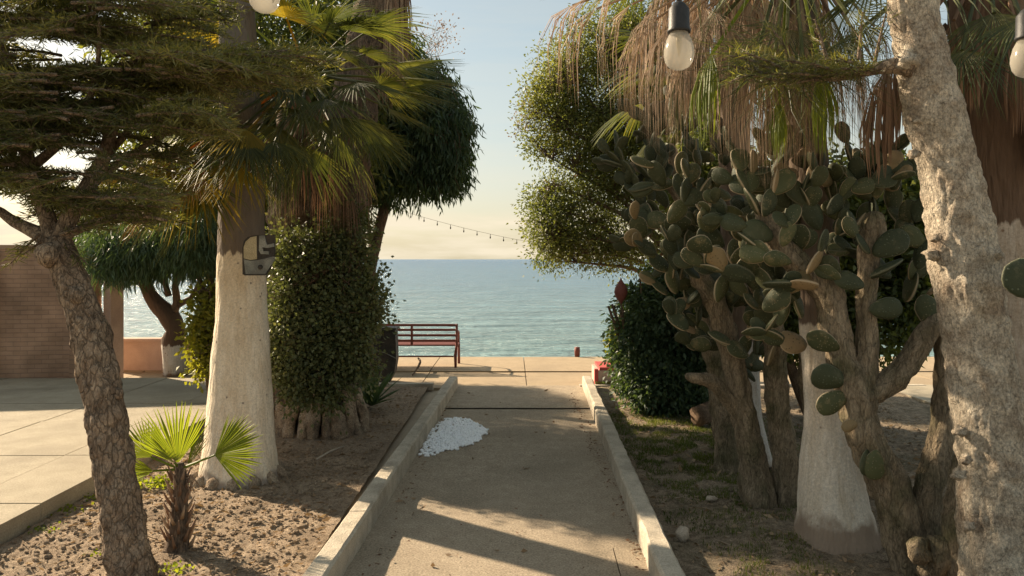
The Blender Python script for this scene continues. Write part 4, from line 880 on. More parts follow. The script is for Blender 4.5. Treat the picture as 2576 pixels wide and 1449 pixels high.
for i in range(26):
    a = W(random.uniform(1360, 1390), random.uniform(250, 330), dO); b2 = W(random.uniform(1288, 1345), random.uniform(235, 345), dO)
    mb.tube([a, (a+b2)/2+Vector((0, 0, .03)), b2], [.005, .003, .002], 3, cap=False)
    for k in range(6): SP.append(b2+Vector((random.gauss(0, .05), random.gauss(0, .05), random.gauss(0, .05)))); SA.append((random.gauss(0, 1), random.gauss(0, 1), random.gauss(0, 1)))
mb.build('flower_stalks', M['dead'], tO, kind='stuff'); leaves('dry_flowers', np.array(SP), np.array(SA), .04, .022, M['dead'], tO, kind='stuff')

# dark hedge bush
tH = thing('vine_bush', 'dark blue green vine covered bush beside the far end of the right kerb', 'bush', G(1650, 1035))
hubs = [W(1650, 900, 8.3), W(1650, 800, 8.3), W(1700, 950, 8.3), W(1600, 900, 8.3)]
crown(tH, 'crown', [(1650, 900, 8.35, 95, 110, .42), (1640, 800, 8.35, 80, 85, .38), (1700, 800, 8.35, 80, 110, .4), (1670, 980, 8.3, 100, 55, .4), (1600, 860, 8.3, 55, 80, .3), (1740, 900, 8.4, 60, 120, .4), (1720, 700, 8.4, 80, 60, .35)], 2300, .10, 20, .06, .028, M['lf_blue'], droop=.8, surf=.7, hubs=hubs, tfrac=.2)
mb = MB()
for h in hubs: mb.tube([G(1650, 1035), (G(1650, 1035)+h)/2, h], [.04, .03, .015], 6)
for pp in ([(1560, 860), (1545, 810), (1530, 770)], [(1560, 830), (1548, 790), (1540, 765)], [(1575, 820), (1565, 800), (1560, 780)], [(1620, 790), (1615, 740), (1610, 700)]):
    mb.tube(poly(pp, 8.2), [.02, .018, .014], 5, amp=.3, fr=8)
mb.build('stems', M['bark_dark'], tH)
SP = [W(random.gauss(1545, 12), random.gauss(860, 12), 8.3) for i in range(90)]
leaves('pale_leaves', np.array(SP), rng.normal(size=(90, 3)), .06, .03, M['lf_bright'], tH, kind='stuff')
MB().tube([W(1556, 945, 9.2), W(1554, 900, 9.2), W(1553, 840, 9.2)], [.014, .013, .01], 6).build('stems', M['bark_dark'], tH)
# red spindle ornament on a stick
t0 = thing('garden_ornament', 'red spindle shaped ornament on a thin stick above the dark bush', 'ornament', W(1562, 800, 8.1))
c = W(1562, 735, 8.1); pr_ = [(.004, -.135), (.02, -.11), (.055, -.06), (.075, 0), (.065, .05), (.035, .1), (.012, .135), (.004, .16)]
MB().lathe(c, pr_, 14).build('spindle', M['rust'], t0)
MB().tube([c+Vector((.03, 0, -.45)), c+Vector((.02, 0, -.2)), c+Vector((0, 0, -.12))], [.012, .014, .008], 6).build('stick', M['bark_dark'], t0)

# N: palm with hanging dead skirt
M['palmN'] = painted_trunk_mat('lime_painted_palm_bark_right', 1.3, (.12, .09, .07), (.2, .15, .11), paint=(.76, .68, .57), stretch=(1, 1, .12), foot=.11)
tN = thing('fan_palm', 'palm with white painted foot among the cactus, dry leaves hanging from its crown', 'palm tree', G(2100, 1350), GT)
palm_trunk(tN, [(2106, 1430), (2104, 1350), (2095, 1260), (2088, 1150), (2083, 1030), (2070, 850), (2050, 600), (2020, 300), (1995, 0), (1980, -250)], 4.5, 4.75, [.30, .25, .205, .17, .14, .135, .13, .13, .14, .15], M['palmN'], amp=.06, n=36)
cN = W(1990, -160, 4.75)
hang = [(1480, -20, 5.0), (1500, 10, 4.9), (1440, 0, 5.2), (1560, -40, 4.7), (1590, 0, 4.8), (1640, 20, 4.6), (1680, 60, 4.4), (1700, 90, 4.5), (1760, 60, 4.3), (1800, 20, 4.2), (1840, 60, 4.3), (1860, 110, 4.2), (1900, 150, 4.3), (1930, 120, 4.1), (1960, 160, 4.2),
        (2000, 140, 4.3), (2040, 170, 4.3), (2090, 120, 4.4), (1820, 150, 4.5), (1740, 140, 4.7), (1700, 0, 4.9), (1880, 0, 4.4), (1780, -30, 4.6), (1940, 60, 4.4), (2000, 30, 4.4), (2070, 40, 4.5), (2140, 60, 4.5), (1620, 60, 5.0), (2150, 150, 4.6), (2200, 60, 4.7), (2210, 160, 4.7)]
hang += [(px+random.uniform(-35, 35), py+random.uniform(-50, 40), dd+random.uniform(-.1, .35)) for px, py, dd in hang if 1640 < px < 2160]
for i, (px, py, dd) in enumerate(hang):
    az, el, L = dirp(cN, px, py, dd); far_ = px < 1600
    frond(tN, M['dead'], cN, az, el, L, random.uniform(.42, .60) if not far_ else random.uniform(.45, .62), name='dead_frond', nseg=30 if not far_ else 10, span=2.7 if not far_ else 1.6, seg_hang=1.0, thin=.42 if not far_ else .45, split=.3, droop=.15, wob=.15, sag=.05, pet_r=.009)
for px, py, dd, R, mt in ((1790, 120, 4.0, .42, 'frond_s'), (2065, 170, 3.9, .36, 'frond_s'), (1960, 240, 4.0, .26, 'frond_s'), (1725, 150, 4.5, .38, 'frond')):
    az, el, L = dirp(cN, px, py, dd); frond(tN, M[mt], cN, az, el, L, R, nseg=20, span=1.3, seg_hang=1.0, thin=.9, split=.6, droop=.1, sag=.05)
for px, py, dd, R in ((1950, 110, 3.9, .50), (2020, 130, 3.8, .48), (1900, 130, 3.9, .42), (1980, 60, 4.0, .5), (2080, 110, 3.9, .42), (1620, -60, 5, .5), (1760, -120, 4.4, .6), (2130, 20, 4.0, .5), (2000, -100, 4.0, .6), (1860, -60, 4.2, .5)):
    az, el, L = dirp(cN, px, py, dd); frond(tN, M['frond'], cN, az, el, L, R, nseg=40, span=4.2, thin=.5, split=.3, droop=.45, wob=.5, roll=random.uniform(-1, 1), sag=.05)
for i in range(6): frond(tN, M['frond'], cN, i*2.4, .9-.8*i/14, .9, .7, nseg=26, droop=.4)

# other painted palm stems at the back of the right bed
M['palmR'] = painted_trunk_mat('lime_painted_thin_palm', 1.0, (.12, .09, .07), (.2, .15, .11), paint=(.52, .49, .45), stretch=(1, 1, .2))
tR = thing('fan_palm', 'slim white painted palm behind the leaning cactus stems nearest the dark bush', 'palm tree', G(1880, 1165), GT)
palm_trunk(tR, [(1885, 1180), (1880, 1150), (1872, 1080), (1868, 1020), (1862, 800), (1850, 500), (1840, 0), (1835, -200)], 6.15, 6.3, [.21, .19, .165, .15, .14, .13, .13, .13], M['palmR'], amp=.04)
for i in range(20): frond(tR, M['frond'] if i < 12 else M['dead'], W(1835, -200, 6.3), i*2.4, .8-2.0*i/20, .7, .7, nseg=22, droop=.4, seg_hang=0 if i < 12 else .8, name='frond' if i < 12 else 'dead_frond')
tS = thing('fan_palm', 'broad painted palm stump standing farthest back beside the dark bush', 'palm tree', G(1790, 1030), GT)
palm_trunk(tS, [(1795, 1040), (1793, 1015), (1788, 925), (1785, 800), (1790, 500), (1795, 200)], 8.4, 8.4, [.26, .23, .19, .17, .16, .16], M['palmR'], amp=.05)
for i in range(16): frond(tS, M['frond'], W(1795, 190, 8.4), i*2.4, .8-1.6*i/16, .8, .7, nseg=20, droop=.4)

tV = thing('evergreen_shrub', 'tall dark evergreen shrub filling the back of the cactus bed', 'shrub', (3.2, 7.6, 0))
hubs = [W(1900, 700, 7.6), W(2100, 700, 7.6), W(2000, 550, 7.6), W(2250, 650, 7.6)]
crown(tV, 'crown', [(1830, 560, 7.6, 120, 130, .5), (1960, 560, 7.6, 150, 150, .6), (2120, 560, 7.6, 150, 160, .6), (2270, 580, 7.5, 110, 170, .6), (2000, 760, 7.6, 150, 120, .5), (2180, 790, 7.5, 120, 110, .5), (1860, 760, 7.6, 70, 100, .4), (1780, 440, 7.6, 90, 90, .4), (2300, 760, 7.4, 60, 90, .4)], 2600, .14, 20, .08, .038, M['lf_dark'], droop=.4, surf=.6, hubs=hubs, tfrac=.1, gap=[(2335, 880, 22, 60), (2215, 820, 14, 40)])
mb = MB()
for h in hubs: mb.tube([(3.1, 7.6, 0), (Vector((3.1, 7.6, 0))+h)/2, h], [.07, .05, .02], 7, amp=.2, res=.1)
mb.build('trunk', M['bark_dark'], tV)
# ------------------------------------------------------------------ prickly pears
pad_me = []
for i in range(5):
    vs, fs = uv_blob(.5, .11, .5, 16, 10, .06, i*3.3); V2 = []
    for v in vs:
        z = v.z+.5; k = .62+.62*z-.22*z*z      # narrower towards the stem end
        V2.append((v.x*k*.80, v.y*(.9+.4*(1-z))+.04*math.sin(v.x*4+i), z))
    me = bpy.data.meshes.new('pad'); me.from_pydata(V2, [], fs); me.polygons.foreach_set('use_smooth', [True]*len(me.polygons)); pad_me.append(me)
pad_var = []
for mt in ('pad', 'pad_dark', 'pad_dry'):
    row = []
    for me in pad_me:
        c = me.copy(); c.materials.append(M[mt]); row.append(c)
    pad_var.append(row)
npad = 0
def add_pad(parent, base, up, nrm, L, kind=0):
    """base point, growing direction, flat side normal, length"""
    global npad
    up = Vector(up).normalized(); nrm = Vector(nrm); nrm = (nrm-up*nrm.dot(up)).normalized(); x = nrm.cross(up).normalized()
    o = bpy.data.objects.new('pad', random.choice(pad_var[kind])); C.objects.link(o); o.parent = parent
    R_ = Matrix((x, nrm, up)).transposed()
    o.rotation_euler = R_.to_euler(); L *= .86; s = L*random.uniform(.9, 1.1); o.scale = (s*random.uniform(.8, 1.05), s*1.0, s)
    o.location = Vector(base)-parent.location; npad += 1
    return Vector(base)+up*s*.93
NP = 299
def grow(parent, base, up, L, depth, kindf, spread=.7):
    if npad > 900: return
    bx, bz = 1288+F*base.x/base.y, 652-F*(base.z-H)/base.y
    if bx < 1500 or (bx < 1625 and bz > 630): return
    nrm = Vector((random.gauss(0, 1.0), -1+random.gauss(0, .7), random.gauss(0, .4)))
    tip = add_pad(parent, base, up, nrm, L, kindf())
    if depth <= 0: return
    for k in range(random.choice((1, 2, 2, 3))):
        u2 = (Vector(up).normalized()+Vector((random.gauss(0, spread), random.gauss(0, spread*.6), random.uniform(-.3, .6)))).normalized()
        grow(parent, tip-Vector(up).normalized()*L*random.uniform(.02, .2), u2, L*random.uniform(.8, 1.02), depth-1, kindf, spread)
def cactus(name, label, loc, stems, fine, kindf, matname='cstem'):
    t_ = thing(name, label, 'cactus', loc, 'tree sized prickly pears in the right bed')
    for pp, rr, da, db in stems:
        rr = [q*.72 for q in rr]; P = poly(pp, da, db)
        if P[0].z < .35: P.insert(0, P[0]+Vector((random.uniform(-.03, .03), 0, -P[0].z-.12))); rr.insert(0, rr[0]*1.25)
        P.append(P[-1]+(P[-1]-P[-2]).normalized()*.06); rr.append(rr[-1]*.45); MB().tube(P, rr, 32, amp=.26, fr=5, res=.025, seed=pp[0][0], ridge=.12, rk=2.2, rs=6).build('stem', M[matname], t_)
    for (px, py, dd, ux, uz, L, dep) in fine:
        grow(t_, W(px, py, dd), (ux, random.uniform(-.2, .2), uz), L, dep, kindf)
    return t_
kf = lambda: random.choices((0, 1, 2), (6, 4, 1))[0]
st = [([(2320, 1470), (2290, 1380), (2240, 1230), (2180, 1110), (2150, 1000), (2130, 930)], [.20, .165, .15, .135, .13, .12], 4.0, 4.1),
      ([(2130, 950), (2105, 860), (2095, 770), (2060, 710), (1990, 650), (1940, 590), (1915, 535)], [.11, .105, .10, .10, .09, .075, .06], 4.1, 4.2),
      ([(2160, 990), (2180, 900), (2178, 760), (2185, 660), (2200, 560)], [.11, .09, .07, .075, .085], 4.1, 4.15),
      ([(2160, 1000), (2240, 960), (2300, 890), (2350, 820), (2420, 800)], [.10, .095, .08, .08, .06], 4.1, 4.0),
      ([(2320, 1400), (2330, 1250), (2365, 1120), (2380, 960), (2375, 820)], [.12, .105, .09, .08, .075], 4.0, 4.1),
      ([(2440, 1480), (2420, 1360), (2420, 1250), (2440, 1150)], [.15, .13, .10, .09], 3.75, 3.8)]
fine = []
for (x, y) in ((1880, 480), (1920, 540), (1990, 630), (1860, 560), (1900, 640), (1960, 720), (1820, 620), (2200, 560), (2180, 500), (2250, 540), (2280, 620), (2120, 560), (2050, 480), (2150, 420), (2250, 430), (2330, 740), (2020, 800), (1940, 460), (1990, 520), (1850, 700), (1920, 780), (1980, 680), (2080, 640), (2260, 480), (2140, 480), (2300, 560), (2080, 540), (2310, 680), (1900, 420), (1950, 390), (2030, 420), (2100, 440), (2190, 440), (2290, 440), (2330, 500), (2160, 620), (2060, 580), (2000, 760), (1960, 820), (2030, 870), (2060, 800), (1900, 700), (2240, 700), (2280, 760)):
    fine.append((x, y, 4.3+random.uniform(-.15, .4), random.uniform(-.9, .7), random.uniform(.1, 1), random.uniform(.15, .24), random.choice((1, 2))))
for (x, y, ux, uz) in ((2128, 958, -1, .2), (2132, 990, -.9, -.5), (2112, 880, -1, .5), (2190, 700, .7, .4), (2195, 640, .8, .5), (2185, 780, .9, .1), (2350, 830, -.3, .9)):
    fine.append((x, y, 4.05, ux, uz, .23, 0))
fine += [(1915, 540, 4.1, -.5, .9, .2, 2), (1920, 545, 4.05, .4, .9, .2, 1), (1945, 600, 4.05, -.9, .4, .19, 2), (1965, 620, 4.0, .3, .8, .18, 1), (1990, 660, 4.0, -.9, .2, .19, 2), (2030, 690, 4.0, .5, .8, .18, 1), (2060, 720, 4.0, -.9, .1, .19, 1), (2185, 640, 4.05, -.6, .8, .18, 1), (2175, 720, 4.0, -.9, .3, .18, 1)]
c1 = cactus('prickly_pear', 'tree sized prickly pear with thick forked brown stem in front of the white palm foot', G(2290, 1390), st, fine, kf)
add_pad(c1, W(2180, 1130, 3.98), (-.02, 0, -1), (.2, -1, 0), .17, 1); add_pad(c1, W(2205, 1130, 3.95), (-.1, 0, -1), (-.5, -1, 0), .2, 0)
add_pad(c1, W(2160, 1060, 4.0), (-.9, 0, -.4), (.8, -1, .3), .12, 2)
# bits of dead stump at the foot
for (x, y, r) in ((2310, 1385, .06), (2370, 1395, .085), (2420, 1420, .09), (2345, 1430, .07)):
    vs, fs = uv_blob(r, r, r*1.2, 12, 8, .6, x); c = W(x, y, 3.8); MB().add([v+c for v in vs], fs).build('stump', M['cstem'], c1)
st = [([(1905, 1250), (1890, 1150), (1870, 1040), (1850, 940), (1830, 850), (1800, 760), (1760, 700)], [.17, .13, .115, .11, .105, .10, .085], 5.2, 5.2),
      ([(1990, 1260), (1975, 1150), (1955, 1000), (1950, 880), (1930, 780), (1900, 700)], [.16, .12, .11, .105, .095, .08], 5.2, 5.1),
      ([(1870, 1050), (1830, 1000), (1790, 960), (1745, 950)], [.08, .07, .065, .05], 5.2, 5.1),
      ([(2090, 1250), (2060, 1100), (2030, 950), (2040, 850)], [.12, .1, .09, .08], 5.6, 5.6)]
fine = []
for (x, y) in ((1760, 700), (1800, 760), (1700, 650), (1680, 560), (1720, 500), (1780, 600), (1840, 660), (1880, 760), (1740, 780), (1820, 820), (1700, 740), (1900, 840), (1960, 860), (1930, 920), (1670, 470), (1760, 420), (1840, 500), (1900, 420), (1990, 560), (2040, 640), (1650, 640), (1690, 700), (1640, 580), (1740, 560), (1800, 680), (1850, 600), (1780, 860), (1860, 900), (1720, 620), (1960, 940), (2040, 760), (1620, 600), (1660, 540), (1700, 460), (1730, 640), (1770, 520), (1820, 560), (1870, 540), (1640, 700), (1690, 770), (1680, 740), (1730, 830), (1780, 800), (1830, 870), (1880, 900), (1900, 960), (1820, 780), (1960, 820), (1700, 680)):
    fine.append((x, y, 5.2+random.uniform(-.3, .3), random.uniform(-.9, .5), random.uniform(-.1, 1), random.uniform(.15, .24), random.choice((1, 2))))
c2 = cactus('prickly_pear', 'prickly pear with several dark stems between the white palms, pads spreading towards the sea', G(1930, 1240), st, fine, kf)
fine = []
for (x, y) in ((1640, 420), (1600, 440), (1680, 400), (1740, 440), (1800, 400), (1660, 340), (1720, 330), (1780, 330), (1640, 480), (1860, 420), (1700, 260), (1580, 480), (1620, 520), (1680, 520), (1750, 380), (1820, 340), (1600, 360), (1650, 290)):
    fine.append((x, y, 6.1+random.uniform(-.3, .3), random.uniform(-.9, .5), random.uniform(0, 1), random.uniform(.18, .25), random.choice((1, 2))))
fine += [(1560, 412, 6.0, -1, .05, .25, 0), (1640, 545, 5.9, -1, .1, .25, 0), (1600, 615, 5.9, -1, .0, .23, 0), (1600, 560, 6.0, -.6, .5, .2, 0), (1560, 380, 6.0, -.2, 1, .2, 0)]
st = [([(1830, 1210), (1820, 1050), (1790, 850), (1750, 650), (1720, 480), (1690, 380)], [.14, .12, .11, .1, .08, .06], 5.9, 6.1), ([(1750, 650), (1700, 600), (1650, 560), (1610, 540)], [.07, .06, .05, .04], 6, 6), ([(1740, 560), (1680, 460), (1600, 420)], [.07, .05, .04], 6, 6)]
c3 = cactus('prickly_pear', 'tallest prickly pear farthest back, dark pads outlined against the olive green tree', G(1830, 1200), st, fine, lambda: 1)

# P: painted palm behind the right trunk
M['palmP'] = painted_trunk_mat('lime_painted_palm_far_right', 1.9, (.10, .065, .045), (.19, .125, .085), paint=(.52, .44, .36), stretch=(1, 1, .2))
tP = thing('fan_palm', 'thick painted palm at the right edge behind the pale grey tree trunk', 'palm tree', (2.95, 4.4, 0), GT)
palm_trunk(tP, [(2590, 1420), (2580, 1200), (2560, 950), (2545, 750), (2530, 560), (2515, 300), (2500, 130), (2490, -100)], 4.45, 4.5, [.34, .30, .275, .255, .245, .235, .23, .23], M['palmP'], amp=.05, n=36)
for i in range(60):   # cut leaf bases high on the trunk
    a_ = i*2.4; z = 2.5+i*.024; q = Vector((math.sin(a_), math.cos(a_), 0)); c = Vector((W(2510, 300, 4.45).x, 4.47, z))+q*.235
    MB().add([c+Vector((-q.y, q.x, 0))*.05, c-Vector((-q.y, q.x, 0))*.05, c+q*.05+Vector((0, 0, .09))+Vector((-q.y, q.x, 0))*.03, c+q*.05+Vector((0, 0, .09))-Vector((-q.y, q.x, 0))*.03, c+Vector((0, 0, .05))], [(0, 1, 3, 2), (0, 2, 4), (1, 4, 3), (2, 3, 4)]).build('leaf_base', M['bark_dark'], tP, smooth=False)
cP = W(2490, -150, 4.5)
for i, (px, py, dd, R) in enumerate(((2235, 150, 3.9, .50), (2260, 130, 4.0, .42), (2400, 40, 4.0, .5), (2560, 60, 4.1, .5), (2330, 20, 4.1, .5), (2450, 80, 4.0, .35), (2600, 120, 4.2, .6))):
    az, el, L = dirp(cP, px, py, dd); frond(tP, M['dead_dark'], cP, az, el, L, R, name='dead_frond', nseg=22, span=1.2, seg_hang=1.0, thin=.9, split=.75, droop=.1, sag=.05)
for px, py, dd, R in ((2420, 110, 3.7, .4), (2500, 20, 3.8, .5), (2570, 30, 3.6, .5), (2160, 60, 4.3, .5), (2200, -40, 4.3, .6), (2350, -60, 4, .6)):
    az, el, L = dirp(cP, px, py, dd); frond(tP, M['frond'], cP, az, el, L, R, nseg=30, span=2.6, thin=.7, split=.4, droop=.5, sag=.05)
for i in range(5): frond(tP, M['frond'], cP, i*2.4, .9-.8*i/12, .8, .7, nseg=22, droop=.4)
t0 = thing('prickly_pear', 'single dark cactus pad poking in at the right edge before the painted palm', 'cactus', (2.6, 3.2, .0))
MB().tube([(2.75, 3.2, 0), (2.72, 3.2, .7), (2.62, 3.15, 1.2), (2.45, 3.1, 1.48)], [.09, .08, .06, .04], 12, amp=.15, res=.06).build('stem', M['cstem'], t0)
add_pad(t0, W(2660, 720, 3.1), (-1, 0, .25), (.15, -1, 0), .30, 1)

# O: the pale tree trunk right
tT = thing('pale_barked_tree', 'big pale grey tree trunk with knots leaning up the right edge', 'tree', (2.1, 3.3, 0))
tp = [(2560, 1760), (2545, 1600), (2525, 1440), (2500, 1280), (2500, 1180), (2470, 1050), (2450, 900), (2425, 760), (2405, 650), (2390, 520), (2365, 400), (2330, 280), (2300, 130), (2280, 0), (2270, -150), (2262, -400), (2230, -800)]
rr = [.27, .25, .215, .185, .19, .175, .155, .15, .165, .14, .135, .145, .125, .12, .115, .11, .10]
tp = [(x+16, y) for x, y in tp]; rr = [q*.9 for q in rr]; mb = MB(); mb.tube(poly(tp, 3.3, 3.6), rr, 96, amp=.13, fr=4, res=.016, seed=9, ridge=.07, rk=3.2, rs=11)
for (kx, ky, kr, dp) in ((2335, 640, .05, 3.38), (2345, 600, .03, 3.36), (2460, 620, .05, 3.3), (2290, 385, .04, 3.42), (2275, 150, .07, 3.4), (2410, 1090, .045, 3.3), (2425, 1160, .04, 3.25), (2405, 1200, .045, 3.25), (2500, 640, .04, 3.28), (2430, 1330, .04, 3.2), (2300, 300, .035, 3.42)):
    vs, fs = uv_blob(kr*1.2, kr, kr, 12, 9, .7, kx*.1); c = W(kx, ky, dp); mb.add([v*.55+c+Vector((.03, .03, 0)) for v in vs], fs)
mb.build('trunk', M['bark_pale'], tT)
Q = poly([(2300, 170), (2240, 165), (2160, 185), (2080, 200), (1980, 190)], 3.45, 3.6)
MB().tube(Q, [.05, .035, .02, .012, .006], 9, amp=.12, res=.04).build('branch', M['bark_dry'], tT)
hubs = Q[1:]
rr_ = random.Random(11); specs = []
for k in range(34):
    u = rr_.random(); x, y = 2230-330*u, 178+18*math.sin(u*3); dx = -rr_.uniform(60, 170); dy = rr_.uniform(-80, 25)*(.5+u*.6)
    specs.append((W(x, y, 3.5+.1*u), W(max(1835, x+dx), y+dy, 3.5+.1*u+rr_.uniform(-.22, .22)), rr_.uniform(.05, .10)))
for (x, y, dx, dy) in ((2200, 160, 30, -130), (2160, 150, 10, -120), (2080, 150, -30, -100), (2000, 160, -60, -90), (1900, 190, -60, 10), (1950, 200, -110, -10)): specs.append((W(x, y, 3.5), W(x+dx, y+dy, 3.5), .07))
sprays(tT, 'crown', specs, M['lf_needle'], M['bark_dry'], seed=4, nl=.06, nw=.005)
crown(tT, 'crown', [(2200, -600, 4.0, 300, 160, .8)], 260, .10, 16, .085, .012, M['lf_needle'], droop=.2, hubs=[W(2240, -700, 3.6), W(2200, -560, 3.9), W(2300, -600, 3.8)], tfrac=.4)

# ------------------------------------------------------------------ young fan palm in the left bed
tY = thing('young_palm', 'young knee high fan palm with bright green leaves in the soil bed', 'palm', G(445, 1385))
bY = G(445, 1385); dY = bY.y
MB().tube(poly([(447, 1400), (446, 1385), (448, 1330), (452, 1270), (455, 1200), (452, 1165)], dY), [.085, .075, .052, .046, .034, .022], 16, amp=.2, fr=9, res=.02).build('trunk', M['palmfibre'], tY)
for i in range(42):
    a_ = i*2.4; u = i/42; z = .02+.42*u; r = .075-.045*u; q = Vector((math.cos(a_), math.sin(a_), 0)); c = Vector((bY.x+.01, bY.y, z))+q*r*.8
    MB().tube([c, c+q*.02+Vector((0, 0, .03)), c+q*.045+Vector((0, 0, .085))], [.013, .010, .003], 4).build('leaf_base', M['dead_dark'] if i % 3 else M['dead'], tY)
cY = W(452, 1180, dY)
def yfrond(px, py, dd, R, roll, span, **k):
    az, el, L = dirp(cY, px, py, dd); frond(tY, M['frond_s'], cY, az, el, L, R, roll=roll, span=span, nseg=k.pop('nseg', 24), pet_r=.006, sag=0, wob=.03, **k)
def yfan(hubpx, dirpx, R, span, mat='frond_s', nseg=24, tilt=.0, droop=.05, split=.6, thin=1.):
    """fan facing the viewer: hub place, direction of its middle rib"""
    p2 = W(*hubpx); a = (W(*dirpx)-p2).normalized(); p0 = cY.copy()
    view = Vector((0, -1, 0)); s = a.cross(view).normalized(); n = s.cross(a).normalized()
    s = (Matrix.Rotation(tilt, 3, a) @ s); n = s.cross(a)
    mb = MB(); mb.tube([p0, (p0+p2)/2, p2], [.009, .007, .006], 6); dth = span/nseg; st_ = [.02, .3, split, (1+split)/2, 1.]
    for i in range(nseg):
        th = -span/2+(i+.5)*dth; Rk = R*(1-.22*(abs(th)/(span/2))**2.5)*random.uniform(.94, 1.05); dr = a*math.cos(th)+s*math.sin(th); ds = -a*math.sin(th)+s*math.cos(th); vs = []
        bend = random.gauss(0, .02)
        for u in st_:
            c = p2+dr*Rk*u+n*(-.10*R*math.sin(abs(th)/span*PI)*u)+ds*bend*u*u*R-Vector((0, 0, droop*R*max(0, u-.4)**2))
            w = (Rk*u*dth*.5 if u <= split else Rk*split*dth*.5*(1-(u-split)/(1-split)*.9))*thin
            vs += [c-ds*w, c+n*w*.8, c+ds*w]
        fs = []
        for k in range(4): b_ = k*3; fs += [(b_, b_+1, b_+4, b_+3), (b_+1, b_+2, b_+5, b_+4)]
        mb.add(vs, fs)
    mb.build('frond', M[mat], tY, smooth=False)
yfan((448, 1165, dY), (425, 1000, dY-.02), .36, 1.55, tilt=.25, split=.62)
yfan((540, 1145, dY-.05), (680, 1100, dY-.08), .30, 2.3, tilt=-.35, split=.66, nseg=30)
yfan((440, 1165, dY-.04), (345, 1085, dY-.15), .30, .5, tilt=1.0, nseg=8)
yfan((380, 1150, dY+.04), (310, 1060, dY+.1), .26, 1.8, tilt=.5)
yfan((385, 1185, dY-.05), (325, 1180, dY-.1), .16, 1.4, tilt=.7, nseg=12)
yfan((470, 1175, dY+.03), (500, 1090, dY+.05), .26, .9, tilt=-.7, nseg=12)
yfan((470, 1185, dY-.03), (500, 1235, dY-.06), .13, .5, mat='dead', tilt=.5, nseg=4, thin=.6)
for e in ((490, 1240), (505, 1225), (480, 1250)): MB().tube([cY-Vector((0, 0, .03)), (cY+W(e[0], e[1], dY))/2+Vector((.01, 0, .01)), W(e[0], e[1], dY-.05)], [.007, .006, .003], 5).build('petiole', M['dead'], tY)

# agave by the bin
tA = thing('agave', 'dark spiky agave at the edge of the bed below the litter bin', 'plant', G(930, 1040))
cA = G(935, 1030)+Vector((0, 0, .05))
for i in range(26):
    a_ = i*2.4; el = .25+1.1*(i/26); L = random.uniform(.38, .58); q = Vector((math.sin(a_)*math.cos(el), math.cos(a_)*math.cos(el), math.sin(el))); s_ = Vector((q.y, -q.x, 0)).normalized()
    mb = MB(); vs = []; 
    for u, w in ((0, .028), (.3, .038), (.65, .028), (1, .002)):
        c = cA+q*L*u+Vector((0, 0, .1*L*u*(1-u))); vs += [c-s_*w, c-Vector((0, 0, w*.4)), c+s_*w]
    fs = []
    for k in range(3): b_ = k*3; fs += [(b_, b_+1, b_+4, b_+3), (b_+1, b_+2, b_+5, b_+4)]
    mb.add(vs, fs).build('leaf', M['lf_blue'], tA, smooth=False)

# ------------------------------------------------------------------ string lights
def bulb(parent, top, s=1.0):
    """socket hanging from top, glass below"""
    mb = MB(); mb.lathe(top, [(.006, 0), (.012, -.004), (.021, -.016), (.022, -.055), (.024, -.060), (.0235, -.064)], 18); so_ = mb.build('socket', M['black'], parent)
    gl = MB().lathe(top, [(.016, -.060), (.020, -.068), (.026, -.080), (.0305, -.098), (.031, -.110), (.028, -.124), (.021, -.134), (.012, -.139), (.002, -.141)], 24).build('bulb', M['bulb'], so_)
    MB().lathe(top, [(.006, -.062), (.007, -.085), (.003, -.105), (.001, -.112)], 8).build('filament', M['filament'], so_)
t0 = thing('string_lights', 'near string of large round light bulbs in black sockets across the top', 'string lights', (0, 1.5, 2.3))
tops = [(W(1708, -4, 1.52)), W(665, -142, 1.50), W(2586, 20, 1.50)]
tops[0].z = W(1700, 4, 1.52).z
P = [Vector((-1.6, 1.7, 2.62)), Vector((-.9, 1.55, 2.45)), tops[1]+Vector((0, 0, .03)), Vector((-.1, 1.5, 2.33)), tops[0]+Vector((0, 0, .03)), Vector((.75, 1.5, 2.275)), tops[2]+Vector((0, 0, .03)), Vector((1.6, 1.6, 2.3))]
MB().tube(P, .004, 6, res=.05).build('cord', M['black'], t0)
for tt_ in tops:
    MB().tube([tt_+Vector((0, 0, .03)), tt_], [.0045, .0045], 6).build('wire', M['black'], t0); bulb(t0, tt_)
t0 = thing('string_lights', 'far thin string of tiny bulbs hanging against the pale sky over the sea', 'string lights', W(1190, 572, 11.9))
a, b_ = W(1000, 527, 11.9), W(1400, 620, 11.9); P = []
for i in range(13): u = i/12; P.append(a.lerp(b_, u)+Vector((0, 0, -.10*4*u*(1-u)*.5)))
MB().tube(P, .0022, 4).build('cord', M['bark_dry'], t0)
for i in range(1, 12):
    MB().lathe(P[i]-Vector((0, 0, .075)), [(.003, 0), (.011, .014), (.010, .03), (.005, .04), (.005, .075)], 8).build('bulb', M['darkmetal'], t0)

